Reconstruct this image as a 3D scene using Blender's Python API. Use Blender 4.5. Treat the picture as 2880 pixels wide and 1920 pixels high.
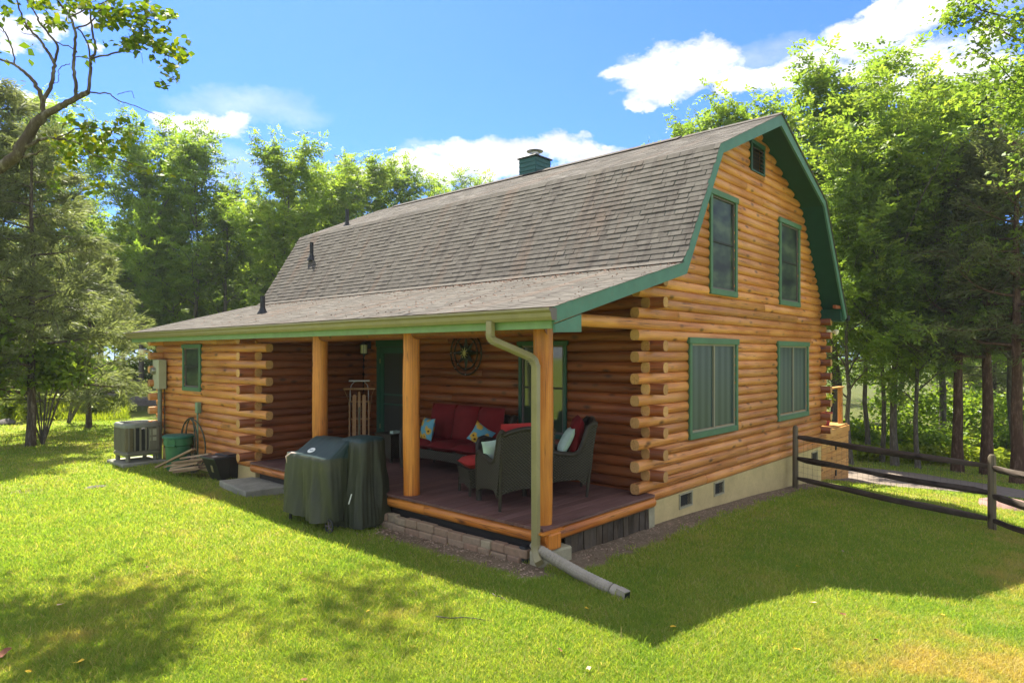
import bpy, math, random
import numpy as np
from math import sin, cos, pi, radians
from mathutils import Vector, Matrix
random.seed(7); RNG = np.random.default_rng(11)
for o in list(bpy.data.objects): bpy.data.objects.remove(o)
SC = bpy.context.scene; COL = SC.collection
# ------------------------------------------------------------------ camera
CX, CY, CZ, YAW = -8.065, -4.666, 1.93, 0.839
cam = bpy.data.cameras.new('camera'); co = bpy.data.objects.new('camera', cam); COL.objects.link(co)
cam.sensor_width = 36; cam.lens = 23.08; cam.shift_y = 0.0126; cam.clip_end = 3000; cam.clip_start = .05
co.location = (CX, CY, CZ); co.rotation_euler = (pi/2, 0, -YAW); SC.camera = co
# ------------------------------------------------------------------ exposure / sun / sky
SC.render.engine = 'CYCLES'
SC.view_settings.view_transform = 'Standard'; SC.view_settings.look = 'None'
SC.view_settings.gamma = 1; SC.view_settings.use_curve_mapping = False
SC.view_settings.exposure = 1.9
SUN = Vector((.22, .565, 1)).normalized(); SUN_EL = math.asin(SUN.z); SUN_AZ = math.atan2(SUN.x, SUN.y)
sl = bpy.data.lights.new('sun', 'SUN'); sl.energy = 4.7; sl.angle = radians(.5); sl.color = (1, .93, .78)
so = bpy.data.objects.new('sun', sl); COL.objects.link(so); so.rotation_euler = SUN.to_track_quat('Z', 'Y').to_euler(); so.location = SUN*60
FV = Vector((sin(YAW), cos(YAW), 0)); RV = Vector((cos(YAW), -sin(YAW), 0))
def ray(u, v): return FV + RV*((u-1440)/1846.5) + Vector((0, 0, -(v-996.4)/1846.5))
def at(u, v, d): return Vector((CX, CY, CZ)) + ray(u, v)*d          # a point seen at that place, d metres deep
def gpos(u, d):                                                      # ground point in that direction
    p = at(u, 996.4, d); return Vector((p.x, p.y, ground_z(p.x, p.y)))
_gx = [-200, -20, -2, 0, 2, 5.6, 8, 10, 14, 20, 60, 400]; _gz = [-.5, -.45, -.42, -.47, -.53, -.73, -.97, -1.22, -1.4, -1.7, -2.5, -2.6]
def ground_z(x, y):
    z = float(np.interp(x, _gx, _gz))
    w = min(max((y-12)/14, 0), 1); z = z*(1-w) + (-.5)*w if x < 30 else z
    z -= .035*min(max(-y, 0), 5)*min(max((x+2.5)/2.5, 0), 1)
    return z + .02*sin(x*.9+1.3)*sin(y*.7) + .012*sin(x*2.1)*sin(y*1.9+.6)

class NT:
    def __init__(s, tree): s.t = tree; s.n = tree.nodes; s.l = tree.links
    def node(s, typ, **k):
        n = s.n.new(typ)
        for a, b in k.items(): setattr(n, a, b)
        return n
    def put(s, sock, v):
        if isinstance(v, bpy.types.NodeSocket): s.l.new(v, sock)
        elif v is not None: sock.default_value = v
    def m(s, op, a, b=None, c=None, clamp=False):
        n = s.node('ShaderNodeMath', operation=op, use_clamp=clamp)
        for i, v in enumerate((a, b, c)):
            if v is not None: s.put(n.inputs[i], v)
        return n.outputs[0]
    def mix(s, f, a, b, mode='MIX'):
        n = s.node('ShaderNodeMix', data_type='RGBA', blend_type=mode)
        s.put(n.inputs[0], f); s.put(n.inputs[6], a); s.put(n.inputs[7], b); return n.outputs[2]
    def ramp(s, f, stops, interp='LINEAR'):
        n = s.node('ShaderNodeValToRGB'); s.put(n.inputs[0], f); r = n.color_ramp; r.interpolation = interp
        while len(r.elements) < len(stops): r.elements.new(.5)
        for e, (p, c) in zip(r.elements, stops):
            e.position = p; e.color = c if len(c) == 4 else (*c, 1)
        return n.outputs[0]
    def noise(s, vec, scale, detail=4, rough=.55, dist=0, out=0):
        n = s.node('ShaderNodeTexNoise'); s.put(n.inputs['Vector'], vec); n.inputs['Scale'].default_value = scale
        n.inputs['Detail'].default_value = detail; n.inputs['Roughness'].default_value = rough; n.inputs['Distortion'].default_value = dist
        return n.outputs[out]
    def mapping(s, vec, scale=(1, 1, 1), loc=None):
        n = s.node('ShaderNodeMapping'); s.put(n.inputs[0], vec); n.inputs['Scale'].default_value = scale
        if loc is not None: s.put(n.inputs['Location'], loc)
        return n.outputs[0]
    def rng(s, v, a, b, c=0, d=1):
        n = s.node('ShaderNodeMapRange'); s.put(n.inputs[0], v)
        for i, x in enumerate((a, b, c, d)): n.inputs[i+1].default_value = x
        return n.outputs[0]
# ---- world
W = bpy.data.worlds.new('World'); SC.world = W; W.use_nodes = True; nt = NT(W.node_tree)
for n in list(nt.n): nt.n.remove(n)
sky = nt.node('ShaderNodeTexSky', sky_type='NISHITA', sun_disc=False, sun_elevation=SUN_EL, sun_rotation=SUN_AZ, air_density=1.0, dust_density=.6, ozone_density=2.2)
tc = nt.node('ShaderNodeTexCoord').outputs['Generated']
# clouds: soft blobs fixed in world directions, edges broken by noise
blobs = [(1880,185,150,75),(1960,165,110,60),(1760,200,70,22),(1900,240,150,45),(1800,280,45,18),(2060,232,90,45),(2180,225,110,48),
 (2300,180,120,60),(2420,110,170,70),(2560,50,200,60),(2500,190,170,60),(2640,210,190,90),(2480,12,70,22),(2790,90,50,30),(2800,260,120,60),
 (560,355,125,42),(610,345,75,38),(450,330,40,22),(650,340,60,32),(60,110,60,40),(40,155,40,20),(200,55,55,30),(140,90,50,26),(280,130,20,15),
 (1240,470,120,50),(1360,450,150,65),(1500,430,140,42),(1560,420,90,36),(1150,455,90,32),(1220,425,45,10),(90,290,60,16),(1600,440,120,30),(1050,480,70,25)]
thin = [(640,480,110,70),(1190,420,60,20),(1780,170,60,30),(700,300,200,40),(2820,10,80,40),(2100,150,200,40)]
nrm = nt.node('ShaderNodeVectorMath', operation='NORMALIZE'); nt.put(nrm.inputs[0], tc); dirv = nrm.outputs[0]
def dot(v, c):
    n = nt.node('ShaderNodeVectorMath', operation='DOT_PRODUCT'); nt.put(n.inputs[0], v); n.inputs[1].default_value = c; return n.outputs['Value']
wn = nt.node('ShaderNodeVectorMath', operation='MULTIPLY_ADD')
nz = nt.noise(nt.mapping(dirv, (1, 1, 1.5)), 9, 6, .62, 0, 1); sub = nt.node('ShaderNodeVectorMath', operation='SUBTRACT'); nt.put(sub.inputs[0], nz); sub.inputs[1].default_value = (.5,.5,.5)
nt.put(wn.inputs[0], sub.outputs[0]); wn.inputs[1].default_value = (.075,)*3; nt.put(wn.inputs[2], dirv); wd = wn.outputs[0]
def blobset(L):
    acc = None
    for (u, v, a, b) in L:
        c = ray(u, v); k = c.length; c = c/k; e1 = Vector((c.y, -c.x, 0)).normalized(); e2 = c.cross(e1)
        sa, sb = a/1846.5/k*1.08, b/1846.5/k*1.08
        x = dot(wd, tuple(e1/sa)); y = dot(wd, tuple(e2/sb)); q = nt.m('ADD', nt.m('MULTIPLY', x, x), nt.m('MULTIPLY', y, y))
        g = nt.m('SUBTRACT', 1, q); acc = g if acc is None else nt.m('MAXIMUM', acc, g)
    return acc
b1 = blobset(blobs); fine = nt.noise(nt.mapping(dirv, (1, 1, 1.8)), 22, 7, .65); front = nt.m('MULTIPLY', nt.m('GREATER_THAN', dot(dirv, tuple(FV)), .45), nt.m('LESS_THAN', dot(dirv, (0, 0, 1)), .56))
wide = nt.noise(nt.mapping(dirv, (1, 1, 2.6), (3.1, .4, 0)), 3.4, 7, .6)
dens = nt.m('ADD', nt.m('MAXIMUM', b1, -1.5), nt.m('MULTIPLY', nt.m('SUBTRACT', fine, .5), 2.6))
c_in = nt.m('MULTIPLY', nt.rng(dens, .0, .75), front)
c_fill = nt.m('MULTIPLY', nt.rng(wide, .37, .51, 0, .97), nt.m('SUBTRACT', 1, front))  # heavier unseen cloud outside the view, added to fill the shade with light
c_thin = nt.m('MULTIPLY', nt.m('MULTIPLY', nt.rng(nt.m('ADD', blobset(thin), nt.m('SUBTRACT', fine, .5)), -.2, 1.2, 0, .32), 1), front)
cov = nt.m('MAXIMUM', nt.m('MAXIMUM', c_in, c_fill), c_thin, clamp=True)
sh = nt.rng(nt.noise(nt.mapping(dirv, (1, 1, 2.2), (0, 0, .05)), 13, 5, .6), .38, .62)
lum = nt.node('ShaderNodeMix', data_type='RGBA'); nt.put(lum.inputs[0], sh); lum.inputs[6].default_value = (3.3, 3.45, 4.2, 1); lum.inputs[7].default_value = (5.5, 5.3, 5.0, 1)
skyc = nt.mix(1, sky.outputs[0], (.30, .50, 1.0, 1), 'MULTIPLY')
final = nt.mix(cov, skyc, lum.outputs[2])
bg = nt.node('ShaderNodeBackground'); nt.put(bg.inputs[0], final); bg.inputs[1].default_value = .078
ow = nt.node('ShaderNodeOutputWorld'); nt.l.new(bg.outputs[0], ow.inputs[0])

# ------------------------------------------------------------------ materials
MATS = {}
def mat(name, fn, rough=.7, spec=.3, metal=0, bump=None, disp=.3):
    m = bpy.data.materials.new(name); m.use_nodes = True; t = NT(m.node_tree); b = t.n['Principled BSDF']
    b.inputs['Roughness'].default_value = rough; b.inputs['Specular IOR Level'].default_value = spec; b.inputs['Metallic'].default_value = metal
    r = fn(t) if callable(fn) else fn
    if isinstance(r, tuple) and len(r) == 2 and isinstance(r[0], bpy.types.NodeSocket): col, h = r
    else: col, h = r, None
    if isinstance(col, tuple) and len(col) == 3: col = (*col, 1)
    t.put(b.inputs['Base Color'], col)
    if h is not None:
        bn = t.node('ShaderNodeBump'); bn.inputs['Strength'].default_value = disp; bn.inputs['Distance'].default_value = bump or .01
        t.put(bn.inputs['Height'], h); t.l.new(bn.outputs[0], b.inputs['Normal'])
    MATS[name] = m; return m
def objv(t): return t.node('ShaderNodeTexCoord').outputs['Object']
def posv(t): return t.node('ShaderNodeNewGeometry').outputs['Position']
def rnd(t): return t.node('ShaderNodeObjectInfo').outputs['Random']
def tint(t): return t.node('ShaderNodeAttribute', attribute_name='tint').outputs['Fac']
def offv(t, v, k=37):
    c = t.node('ShaderNodeCombineXYZ'); r = rnd(t); t.put(c.inputs[0], t.m('MULTIPLY', r, k)); t.put(c.inputs[1], t.m('MULTIPLY', r, k*.7)); t.put(c.inputs[2], t.m('MULTIPLY', r, k*1.3))
    n = t.node('ShaderNodeVectorMath', operation='ADD'); t.put(n.inputs[0], v); t.l.new(c.outputs[0], n.inputs[1]); return n.outputs[0]
def wood(c1, c2, c3, axis=0, var=.35, knots=True, weather=0.0):
    def fn(t):
        v = offv(t, objv(t)); s = [14, 14, 14]; s[axis] = .7
        g = t.noise(t.mapping(v, tuple(s)), 1.6, 6, .65, .6); s2 = [60, 60, 60]; s2[axis] = 2.2
        g2 = t.noise(t.mapping(v, tuple(s2)), 1.2, 3, .5)
        big = t.noise(v, 1.1, 3, .5)
        col = t.ramp(g, [(.28, c3), (.5, c2), (.72, c1)])
        col = t.mix(t.rng(g2, .35, .7, 0, .35), col, (*[x*.62 for x in c2], 1))
        col = t.mix(t.rng(big, .35, .7, 0, .5), col, (*[min(1, x*k) for x, k in zip(c1, (1.1, 1.25, 1.5))], 1))
        br = t.rng(rnd(t), 0, 1, 1-var, 1+var*.6); mm = t.node('ShaderNodeVectorMath', operation='SCALE'); t.put(mm.inputs[0], col); t.put(mm.inputs['Scale'], br); col = mm.outputs[0]
        h = t.m('ADD', t.m('MULTIPLY', g, .6), t.m('MULTIPLY', g2, .4))
        s4 = [24, 24, 24]; s4[axis] = .6; ck = t.noise(t.mapping(v, tuple(s4), (5, 3, 1)), 1.0, 2, .4); ckm = t.m('MULTIPLY', t.rng(t.m('ABSOLUTE', t.m('SUBTRACT', ck, .5)), .0, .02, 1, 0), t.rng(t.noise(v, 1.7, 2, .5), .46, .56))
        col = t.mix(t.m('MULTIPLY', ckm, .8), col, (*[x*.22 for x in c3], 1)); h = t.m('SUBTRACT', h, t.m('MULTIPLY', ckm, .6))
        if knots:
            vo = t.node('ShaderNodeTexVoronoi'); s3 = [6, 6, 6]; s3[axis] = 2.6
            t.put(vo.inputs['Vector'], t.mapping(v, tuple(s3))); vo.inputs['Scale'].default_value = 1
            k = t.rng(vo.outputs['Distance'], .08, .25, 1, 0); ksel = t.m('GREATER_THAN', vo.outputs['Color'], .45)
            sx = t.node('ShaderNodeSeparateColor'); t.put(sx.inputs[0], vo.outputs['Color'])
            k = t.m('MULTIPLY', k, t.m('GREATER_THAN', sx.outputs[0], .3)); col = t.mix(t.m('MULTIPLY', k, .85), col, (*[x*.28 for x in c3], 1))
        if weather:
            col = t.mix(t.rng(t.noise(v, 3, 5, .7), .45, .7, 0, weather), col, (.16, .14, .12, 1))
        return col, h
    return fn
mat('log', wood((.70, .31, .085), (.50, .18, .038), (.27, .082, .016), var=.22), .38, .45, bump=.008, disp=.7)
mat('log_shaded', wood((.31, .092, .022), (.21, .053, .013), (.11, .024, .007), var=.3), .42, .4, bump=.008, disp=.7)  # redder, less sun-faded log, with the shade also put into its colour
mat('log_end', wood((.56, .32, .12), (.48, .25, .085), (.36, .17, .055), var=.25, knots=False), .6, .25, bump=.006, disp=.5)
mat('post', wood((.70, .28, .045), (.48, .145, .018), (.20, .05, .008), axis=2, var=.08), .38, .4, bump=.006, disp=.5)
for _ax, _nm in ((0, 'rim_x'), (1, 'rim_y')): mat(_nm, wood((.62, .235, .04), (.44, .13, .018), (.20, .05, .008), axis=_ax, var=.08), .4, .4, bump=.006, disp=.6)
mat('deck', wood((.175, .092, .072), (.135, .07, .054), (.095, .048, .038), axis=0, var=.18, knots=False), .7, .25, bump=.003, disp=.6)
mat('cedar', wood((.55, .30, .09), (.47, .22, .06), (.34, .14, .04), axis=0, var=.15), .6, .25, bump=.004)
mat('raw_wood', wood((.42, .30, .18), (.33, .22, .13), (.22, .14, .08), axis=0, var=.35), .8, .15, bump=.004)
mat('gray_wood', wood((.085, .062, .045), (.05, .038, .028), (.024, .018, .014), axis=0, var=.35, weather=.3), .85, .15, bump=.008, disp=.8)
mat('gray_post', wood((.19, .15, .085), (.12, .095, .055), (.06, .048, .03), axis=2, var=.25, weather=.35), .85, .15, bump=.008, disp=.8)
mat('skirt_wood', wood((.10, .075, .045), (.06, .045, .028), (.03, .022, .015), axis=2, var=.4, weather=.4), .85, .15, bump=.006, disp=.8)
mat('sled_wood', wood((.48, .27, .12), (.38, .2, .08), (.28, .13, .05), axis=2, var=.1, knots=False), .5, .3, bump=.002)
def paint(c, v=.12, dirt=.0):
    def fn(t):
        p = offv(t, objv(t)); n = t.noise(p, 5, 5, .6); n2 = t.noise(p, 70, 3, .5)
        col = t.mix(t.rng(n, .3, .7, 0, 1), (*[x*(1-v) for x in c], 1), (*[min(1, x*(1+v)) for x in c], 1))
        if dirt: col = t.mix(t.rng(t.noise(p, 9, 6, .7), .52, .75, 0, dirt), col, (.13, .10, .06, 1))
        return col, n2
    return fn
mat('green_trim', paint((.062, .165, .125), .14, .25), .5, .35, bump=.001)
mat('green_window', paint((.065, .155, .082), .12, .2), .5, .35, bump=.001)
mat('green_dark', paint((.018, .075, .05), .12), .45, .35, bump=.001)
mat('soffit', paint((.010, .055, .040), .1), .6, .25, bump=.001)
mat('fascia', paint((.17, .28, .12), .12, .2), .5, .35, bump=.001)
mat('gutter', paint((.225, .20, .095), .1, .3), .38, .5, bump=.001)
mat('gutter_edge', (.12, .10, .10), .5)
mat('window_seal', (.26, .25, .18), .5)
mat('dark_metal', paint((.03, .032, .035), .2), .45, .5, .6)
mat('black', (.012, .013, .014), .5)
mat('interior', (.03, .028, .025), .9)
def glass_reflf(t):
    n = t.noise(t.mapping(objv(t), (.9, .9, 2.2)), 1.4, 3, .5); return t.ramp(n, [(.38, (.010, .016, .014)), (.5, (.03, .05, .03)), (.62, (.08, .11, .06))])  # greenish tree reflections mottled into the pane colour
mat('screen_glass_refl', glass_reflf, .3, .2)
mat('bare_glass', (.03, .05, .03), .04, 1.0)
def curtf(t):
    w = t.node('ShaderNodeTexWave'); t.put(w.inputs[0], t.mapping(objv(t), (1.1, 1.1, .05))); w.inputs['Scale'].default_value = 1.2; w.inputs['Distortion'].default_value = 2
    return t.ramp(w.outputs[1], [(.1, (.026, .050, .047)), (.5, (.038, .068, .064)), (.9, (.056, .088, .080))])
mat('curtain_glass', curtf, .3, .3)
def conc(c, s=6, d=.3):
    def fn(t):
        p = posv(t); n = t.noise(p, s, 7, .65); n2 = t.noise(p, s*14, 4, .7)
        col = t.ramp(n, [(.3, tuple(x*(1-d) for x in c)), (.7, tuple(x*(1+d*.5) for x in c))])
        col = t.mix(t.rng(n2, .4, .7, 0, .25), col, (*[x*.6 for x in c], 1)); return col, t.m('ADD', n, n2)
    return fn
mat('foundation', conc((.52, .42, .20), 1.6, .22), .85, .2, bump=.004, disp=.4)
mat('concrete', conc((.30, .30, .24), 4, .35), .9, .2, bump=.012, disp=.7)
mat('block', conc((.36, .34, .22), 5, .3), .9, .2, bump=.006, disp=.6)
def brickf(t):
    n = t.noise(posv(t), 16, 6, .7); c = t.ramp(rnd(t), [(0, (.30, .22, .14)), (.35, (.27, .17, .11)), (.65, (.36, .31, .2)), (1, (.22, .13, .09))])
    return t.mix(t.rng(n, .35, .7, 0, .55), c, (.13, .11, .075, 1)), n
mat('brick', brickf, .9, .2, bump=.012, disp=.8)
mat('rock', conc((.17, .155, .14), 5, .4), .9, .2, bump=.03, disp=.8)
mat('rock_red', conc((.32, .20, .17), 5, .4), .9, .2, bump=.03, disp=.8)
def shf(t):
    p = posv(t); st = t.noise(t.mapping(p, (.25, 1.9, .25)), 1.3, 5, .6); st2 = t.noise(t.mapping(p, (.5, 6, .5), (3, 1, 2)), 1, 4, .6)
    gr = t.noise(p, 160, 2, .7); tn = t.m('ADD', t.m('MULTIPLY', tint(t), .28), t.m('MULTIPLY', t.noise(p, 9, 4, .7), .62))
    c = t.ramp(tn, [(.2, (.072, .066, .060)), (.5, (.100, .092, .083)), (.8, (.135, .126, .115))])
    c = t.mix(t.rng(st, .52, .70, 0, .5), c, (.125, .078, .056, 1)); c = t.mix(t.rng(st2, .52, .68, 0, .65), c, (.045, .038, .036, 1))
    c = t.mix(t.rng(gr, .35, .7, 0, .3), c, (.07, .06, .05, 1)); return c, gr
mat('shingle', shf, .95, .15, bump=.003, disp=.6)
def wickf(t):
    p = objv(t); sx = t.node('ShaderNodeSeparateXYZ'); t.put(sx.inputs[0], p)
    h = t.m('ADD', sx.outputs[0], sx.outputs[1]); a = t.m('SINE', t.m('MULTIPLY', h, 130)); b = t.m('SINE', t.m('MULTIPLY', sx.outputs[2], 170)); k = t.m('MULTIPLY', a, b)
    c = t.mix(t.rng(k, -.5, .9), (.008, .008, .006, 1), (.075, .068, .04, 1)); return c, k
mat('wicker', wickf, .55, .4, bump=.006, disp=.9)
mat('wicker_trim', paint((.026, .022, .014), .3), .5, .4)
def cloth(c, v=.15, sc=6):
    def fn(t):
        p = offv(t, objv(t)); n = t.noise(p, sc, 5, .6); f = t.noise(p, 220, 2, .5)
        return t.mix(t.rng(n, .3, .7, 0, 1), (*[x*(1-v) for x in c], 1), (*[min(1, x*(1+v)) for x in c], 1)), f
    return fn
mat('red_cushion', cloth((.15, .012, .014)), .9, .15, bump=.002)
mat('red_bright', cloth((.34, .035, .03)), .9, .15, bump=.002)  # brighter red for the nearer armchair and the ottoman
mat('mint', cloth((.42, .58, .50)), .9, .1, bump=.002)
def sunfl(t):
    v = t.node('ShaderNodeTexVoronoi'); t.put(v.inputs['Vector'], t.mapping(objv(t), (1, 1, 1))); v.inputs['Scale'].default_value = 8; d = v.outputs['Distance']
    d2 = t.m('ADD', d, t.m('MULTIPLY', t.m('SUBTRACT', t.noise(objv(t), 26, 3, .6), .5), .3))
    return t.ramp(d2, [(.0, (.05, .02, .01)), (.13, (.10, .035, .01)), (.16, (.62, .36, .03)), (.42, (.55, .38, .08)), (.5, (.12, .34, .42)), (1, (.14, .38, .48))])
mat('sunflower', sunfl, .9, .1)
def covf(t):
    p = objv(t); n = t.noise(p, 2.2, 5, .6); n2 = t.noise(p, 9, 6, .7)
    c = t.ramp(n, [(.3, (.018, .024, .014)), (.6, (.036, .042, .020)), (.8, (.065, .068, .028))]); c = t.mix(t.rng(n2, .66, .72, 0, .5), c, (.16, .16, .11, 1)); return c, t.noise(p, 14, 4, .6)
mat('grill_cover', covf, .55, .45, bump=.012, disp=.5)
mat('cover_top', paint((.016, .040, .038), .25), .5, .45, bump=.001)
mat('white_print', (.7, .72, .68), .6); mat('grey_print', (.2, .25, .25), .6); mat('pinkish', paint((.45, .36, .33), .2), .8)
mat('ac_body', paint((.17, .17, .12), .1, .1), .5, .4); mat('ac_dark', (.03, .033, .03), .6); mat('ac_top', paint((.19, .21, .19), .1), .4, .45)
mat('tote_white', (.6, .6, .58), .5)
mat('bin_green', paint((.035, .15, .065), .12, .15), .5, .4, bump=.002); mat('bin_lid', paint((.02, .13, .10), .1), .45, .4)
mat('tote_black', paint((.012, .013, .014), .2), .35, .5, bump=.002); mat('tote_lid', paint((.02, .03, .042), .2), .35, .5)
mat('meter_box', paint((.36, .38, .27), .07, .1), .5, .4); mat('conduit', paint((.17, .2, .15), .1), .5, .4); mat('outlet', paint((.16, .25, .16), .1), .5, .4)
mat('hose', (.035, .045, .03), .5); mat('copper', (.2, .12, .07), .5, .5, .5)
mat('pipe_grey', paint((.31, .285, .22), .12, .3), .6, .35); mat('pipe_dark', (.03, .035, .035), .6)
mat('chimney', paint((.025, .095, .095), .12), .6, .3); mat('steel', (.42, .42, .4), .35, .5, .9)
mat('gold', (.55, .5, .22), .4, .5, .6); mat('bronze', paint((.018, .012, .009), .3), .45, .5, .4)
mat('lantern_glass', (.5, .5, .36), .15, .6); mat('lamp_white', (.75, .70, .6), .3, .5)
mat('pot_red', paint((.30, .045, .05), .2), .5, .3)
mat('louver', wood((.12, .08, .05), (.09, .06, .04), (.06, .04, .03), knots=False), .7, .2)
mat('mesh_wire', (.10, .10, .09), .5, .4, .6)
def foliage(name, dark, mid, light, trans=.35, tcol=None):
    m = bpy.data.materials.new(name); m.use_nodes = True; t = NT(m.node_tree); b = t.n['Principled BSDF']; out = t.n['Material Output']
    k = t.m('ADD', t.m('MULTIPLY', tint(t), .8), t.m('MULTIPLY', rnd(t), .2))
    c = t.ramp(k, [(.0, dark), (.5, mid), (1, light)]); t.put(b.inputs['Base Color'], c); b.inputs['Roughness'].default_value = .5; b.inputs['Specular IOR Level'].default_value = .25
    tr = t.node('ShaderNodeBsdfTranslucent'); t.put(tr.inputs[0], t.mix(1, c, tcol or (1.25, 1.2, .55, 1), 'MULTIPLY'))
    mx = t.node('ShaderNodeMixShader'); mx.inputs[0].default_value = trans; t.l.new(b.outputs[0], mx.inputs[1]); t.l.new(tr.outputs[0], mx.inputs[2]); t.l.new(mx.outputs[0], out.inputs[0])
    MATS[name] = m
foliage('leaf_walnut', (.09, .17, .03), (.18, .28, .05), (.32, .40, .08), .58)
foliage('leaf_dark', (.08, .14, .03), (.15, .23, .045), (.25, .32, .07), .58)
foliage('leaf_near', (.05, .11, .01), (.12, .19, .012), (.36, .33, .015), .5)
foliage('leaf_juniper', (.10, .125, .055), (.18, .215, .09), (.27, .30, .13), .55, (1.1, 1.1, .7, 1))
foliage('leaf_juniper_dark', (.06, .08, .035), (.11, .135, .05), (.18, .21, .08), .5, (1.1, 1.1, .7, 1))
foliage('leaf_bush', (.08, .16, .02), (.17, .27, .03), (.30, .38, .05), .55)
foliage('leaf_weeds', (.15, .24, .02), (.26, .33, .03), (.36, .40, .06), .5)
def grass_mat():
    m = bpy.data.materials.new('grass'); m.use_nodes = True; t = NT(m.node_tree); b = t.n['Principled BSDF']; out = t.n['Material Output']
    p = posv(t); dry = t.noise(p, .55, 5, .65); d2 = t.noise(p, 3.2, 4, .6); pch = t.m('ADD', t.m('MULTIPLY', dry, .65), t.m('MULTIPLY', d2, .35))
    c = t.ramp(tint(t), [(0, (.14, .27, .04)), (.55, (.27, .35, .055)), (.9, (.38, .41, .09)), (1, (.47, .40, .18))])
    sx = t.node('ShaderNodeSeparateXYZ'); t.put(sx.inputs[0], p); zone = t.m('MULTIPLY', t.rng(sx.outputs[1], -2.7, -4.0), .13)
    c = t.mix(t.rng(t.m('ADD', pch, zone), .56, .72, 0, .75), c, (.50, .37, .15, 1)); c = t.mix(t.rng(pch, .50, .36, 0, .5), c, (.12, .27, .03, 1))
    t.put(b.inputs['Base Color'], c); b.inputs['Roughness'].default_value = .55; b.inputs['Specular IOR Level'].default_value = .2
    tr = t.node('ShaderNodeBsdfTranslucent'); t.put(tr.inputs[0], t.mix(1, c, (1.35, 1.3, .5, 1), 'MULTIPLY'))
    mx = t.node('ShaderNodeMixShader'); mx.inputs[0].default_value = .5; t.l.new(b.outputs[0], mx.inputs[1]); t.l.new(tr.outputs[0], mx.inputs[2]); t.l.new(mx.outputs[0], out.inputs[0]); MATS['grass'] = m
grass_mat()
def groundf(t):
    p = posv(t); dry = t.noise(p, .55, 5, .65); d2 = t.noise(p, 3.2, 4, .6); pch = t.m('ADD', t.m('MULTIPLY', dry, .65), t.m('MULTIPLY', d2, .35)); fi = t.noise(p, 55, 4, .7)
    c = t.mix(t.rng(pch, .48, .62), (.18, .26, .025, 1), (.33, .29, .09, 1)); c = t.mix(t.rng(fi, .4, .65, 0, .6), c, (.13, .13, .035, 1))
    att = t.node('ShaderNodeAttribute', attribute_name='dirt').outputs['Fac']
    dirt = t.ramp(t.m('ADD', t.m('MULTIPLY', fi, .5), t.m('MULTIPLY', t.noise(p, 7, 5, .7), .5)), [(.3, (.10, .075, .045)), (.5, (.20, .155, .10)), (.7, (.34, .27, .19))])
    edge = t.rng(t.m('ADD', att, t.m('MULTIPLY', t.m('SUBTRACT', t.noise(p, 4, 5, .7), .5), .9)), .35, .65)
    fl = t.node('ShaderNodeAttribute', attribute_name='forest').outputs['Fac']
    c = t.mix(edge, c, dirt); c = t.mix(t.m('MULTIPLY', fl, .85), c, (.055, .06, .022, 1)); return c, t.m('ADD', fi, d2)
mat('ground', groundf, .95, .1, bump=.03, disp=.8)
mat('gravel', conc((.20, .165, .135), 12, .3), .95, .1, bump=.01)
mat('pale_road', conc((.42, .42, .44), 2, .1), .9, .1)
def bark(c, c2):
    def fn(t):
        n = t.noise(t.mapping(objv(t), (9, 9, 2.2)), 1.6, 7, .7); return t.ramp(n, [(.3, tuple(x*.6 for x in c)), (.5, c), (.7, c2)]), n
    return fn
mat('bark_grey', bark((.10, .09, .075), (.22, .21, .18)), .95, .1, bump=.03, disp=.9)
mat('bark_red', bark((.085, .05, .035), (.19, .13, .10)), .95, .1, bump=.03, disp=.9)
mat('bark_pale', bark((.085, .07, .055), (.22, .21, .17)), .95, .1, bump=.02, disp=.9)
mat('leaf_yellow', (.55, .36, .02), .7); mat('leaf_brown', (.16, .06, .03), .8); mat('leaf_pale', (.36, .26, .18), .8)

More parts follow.
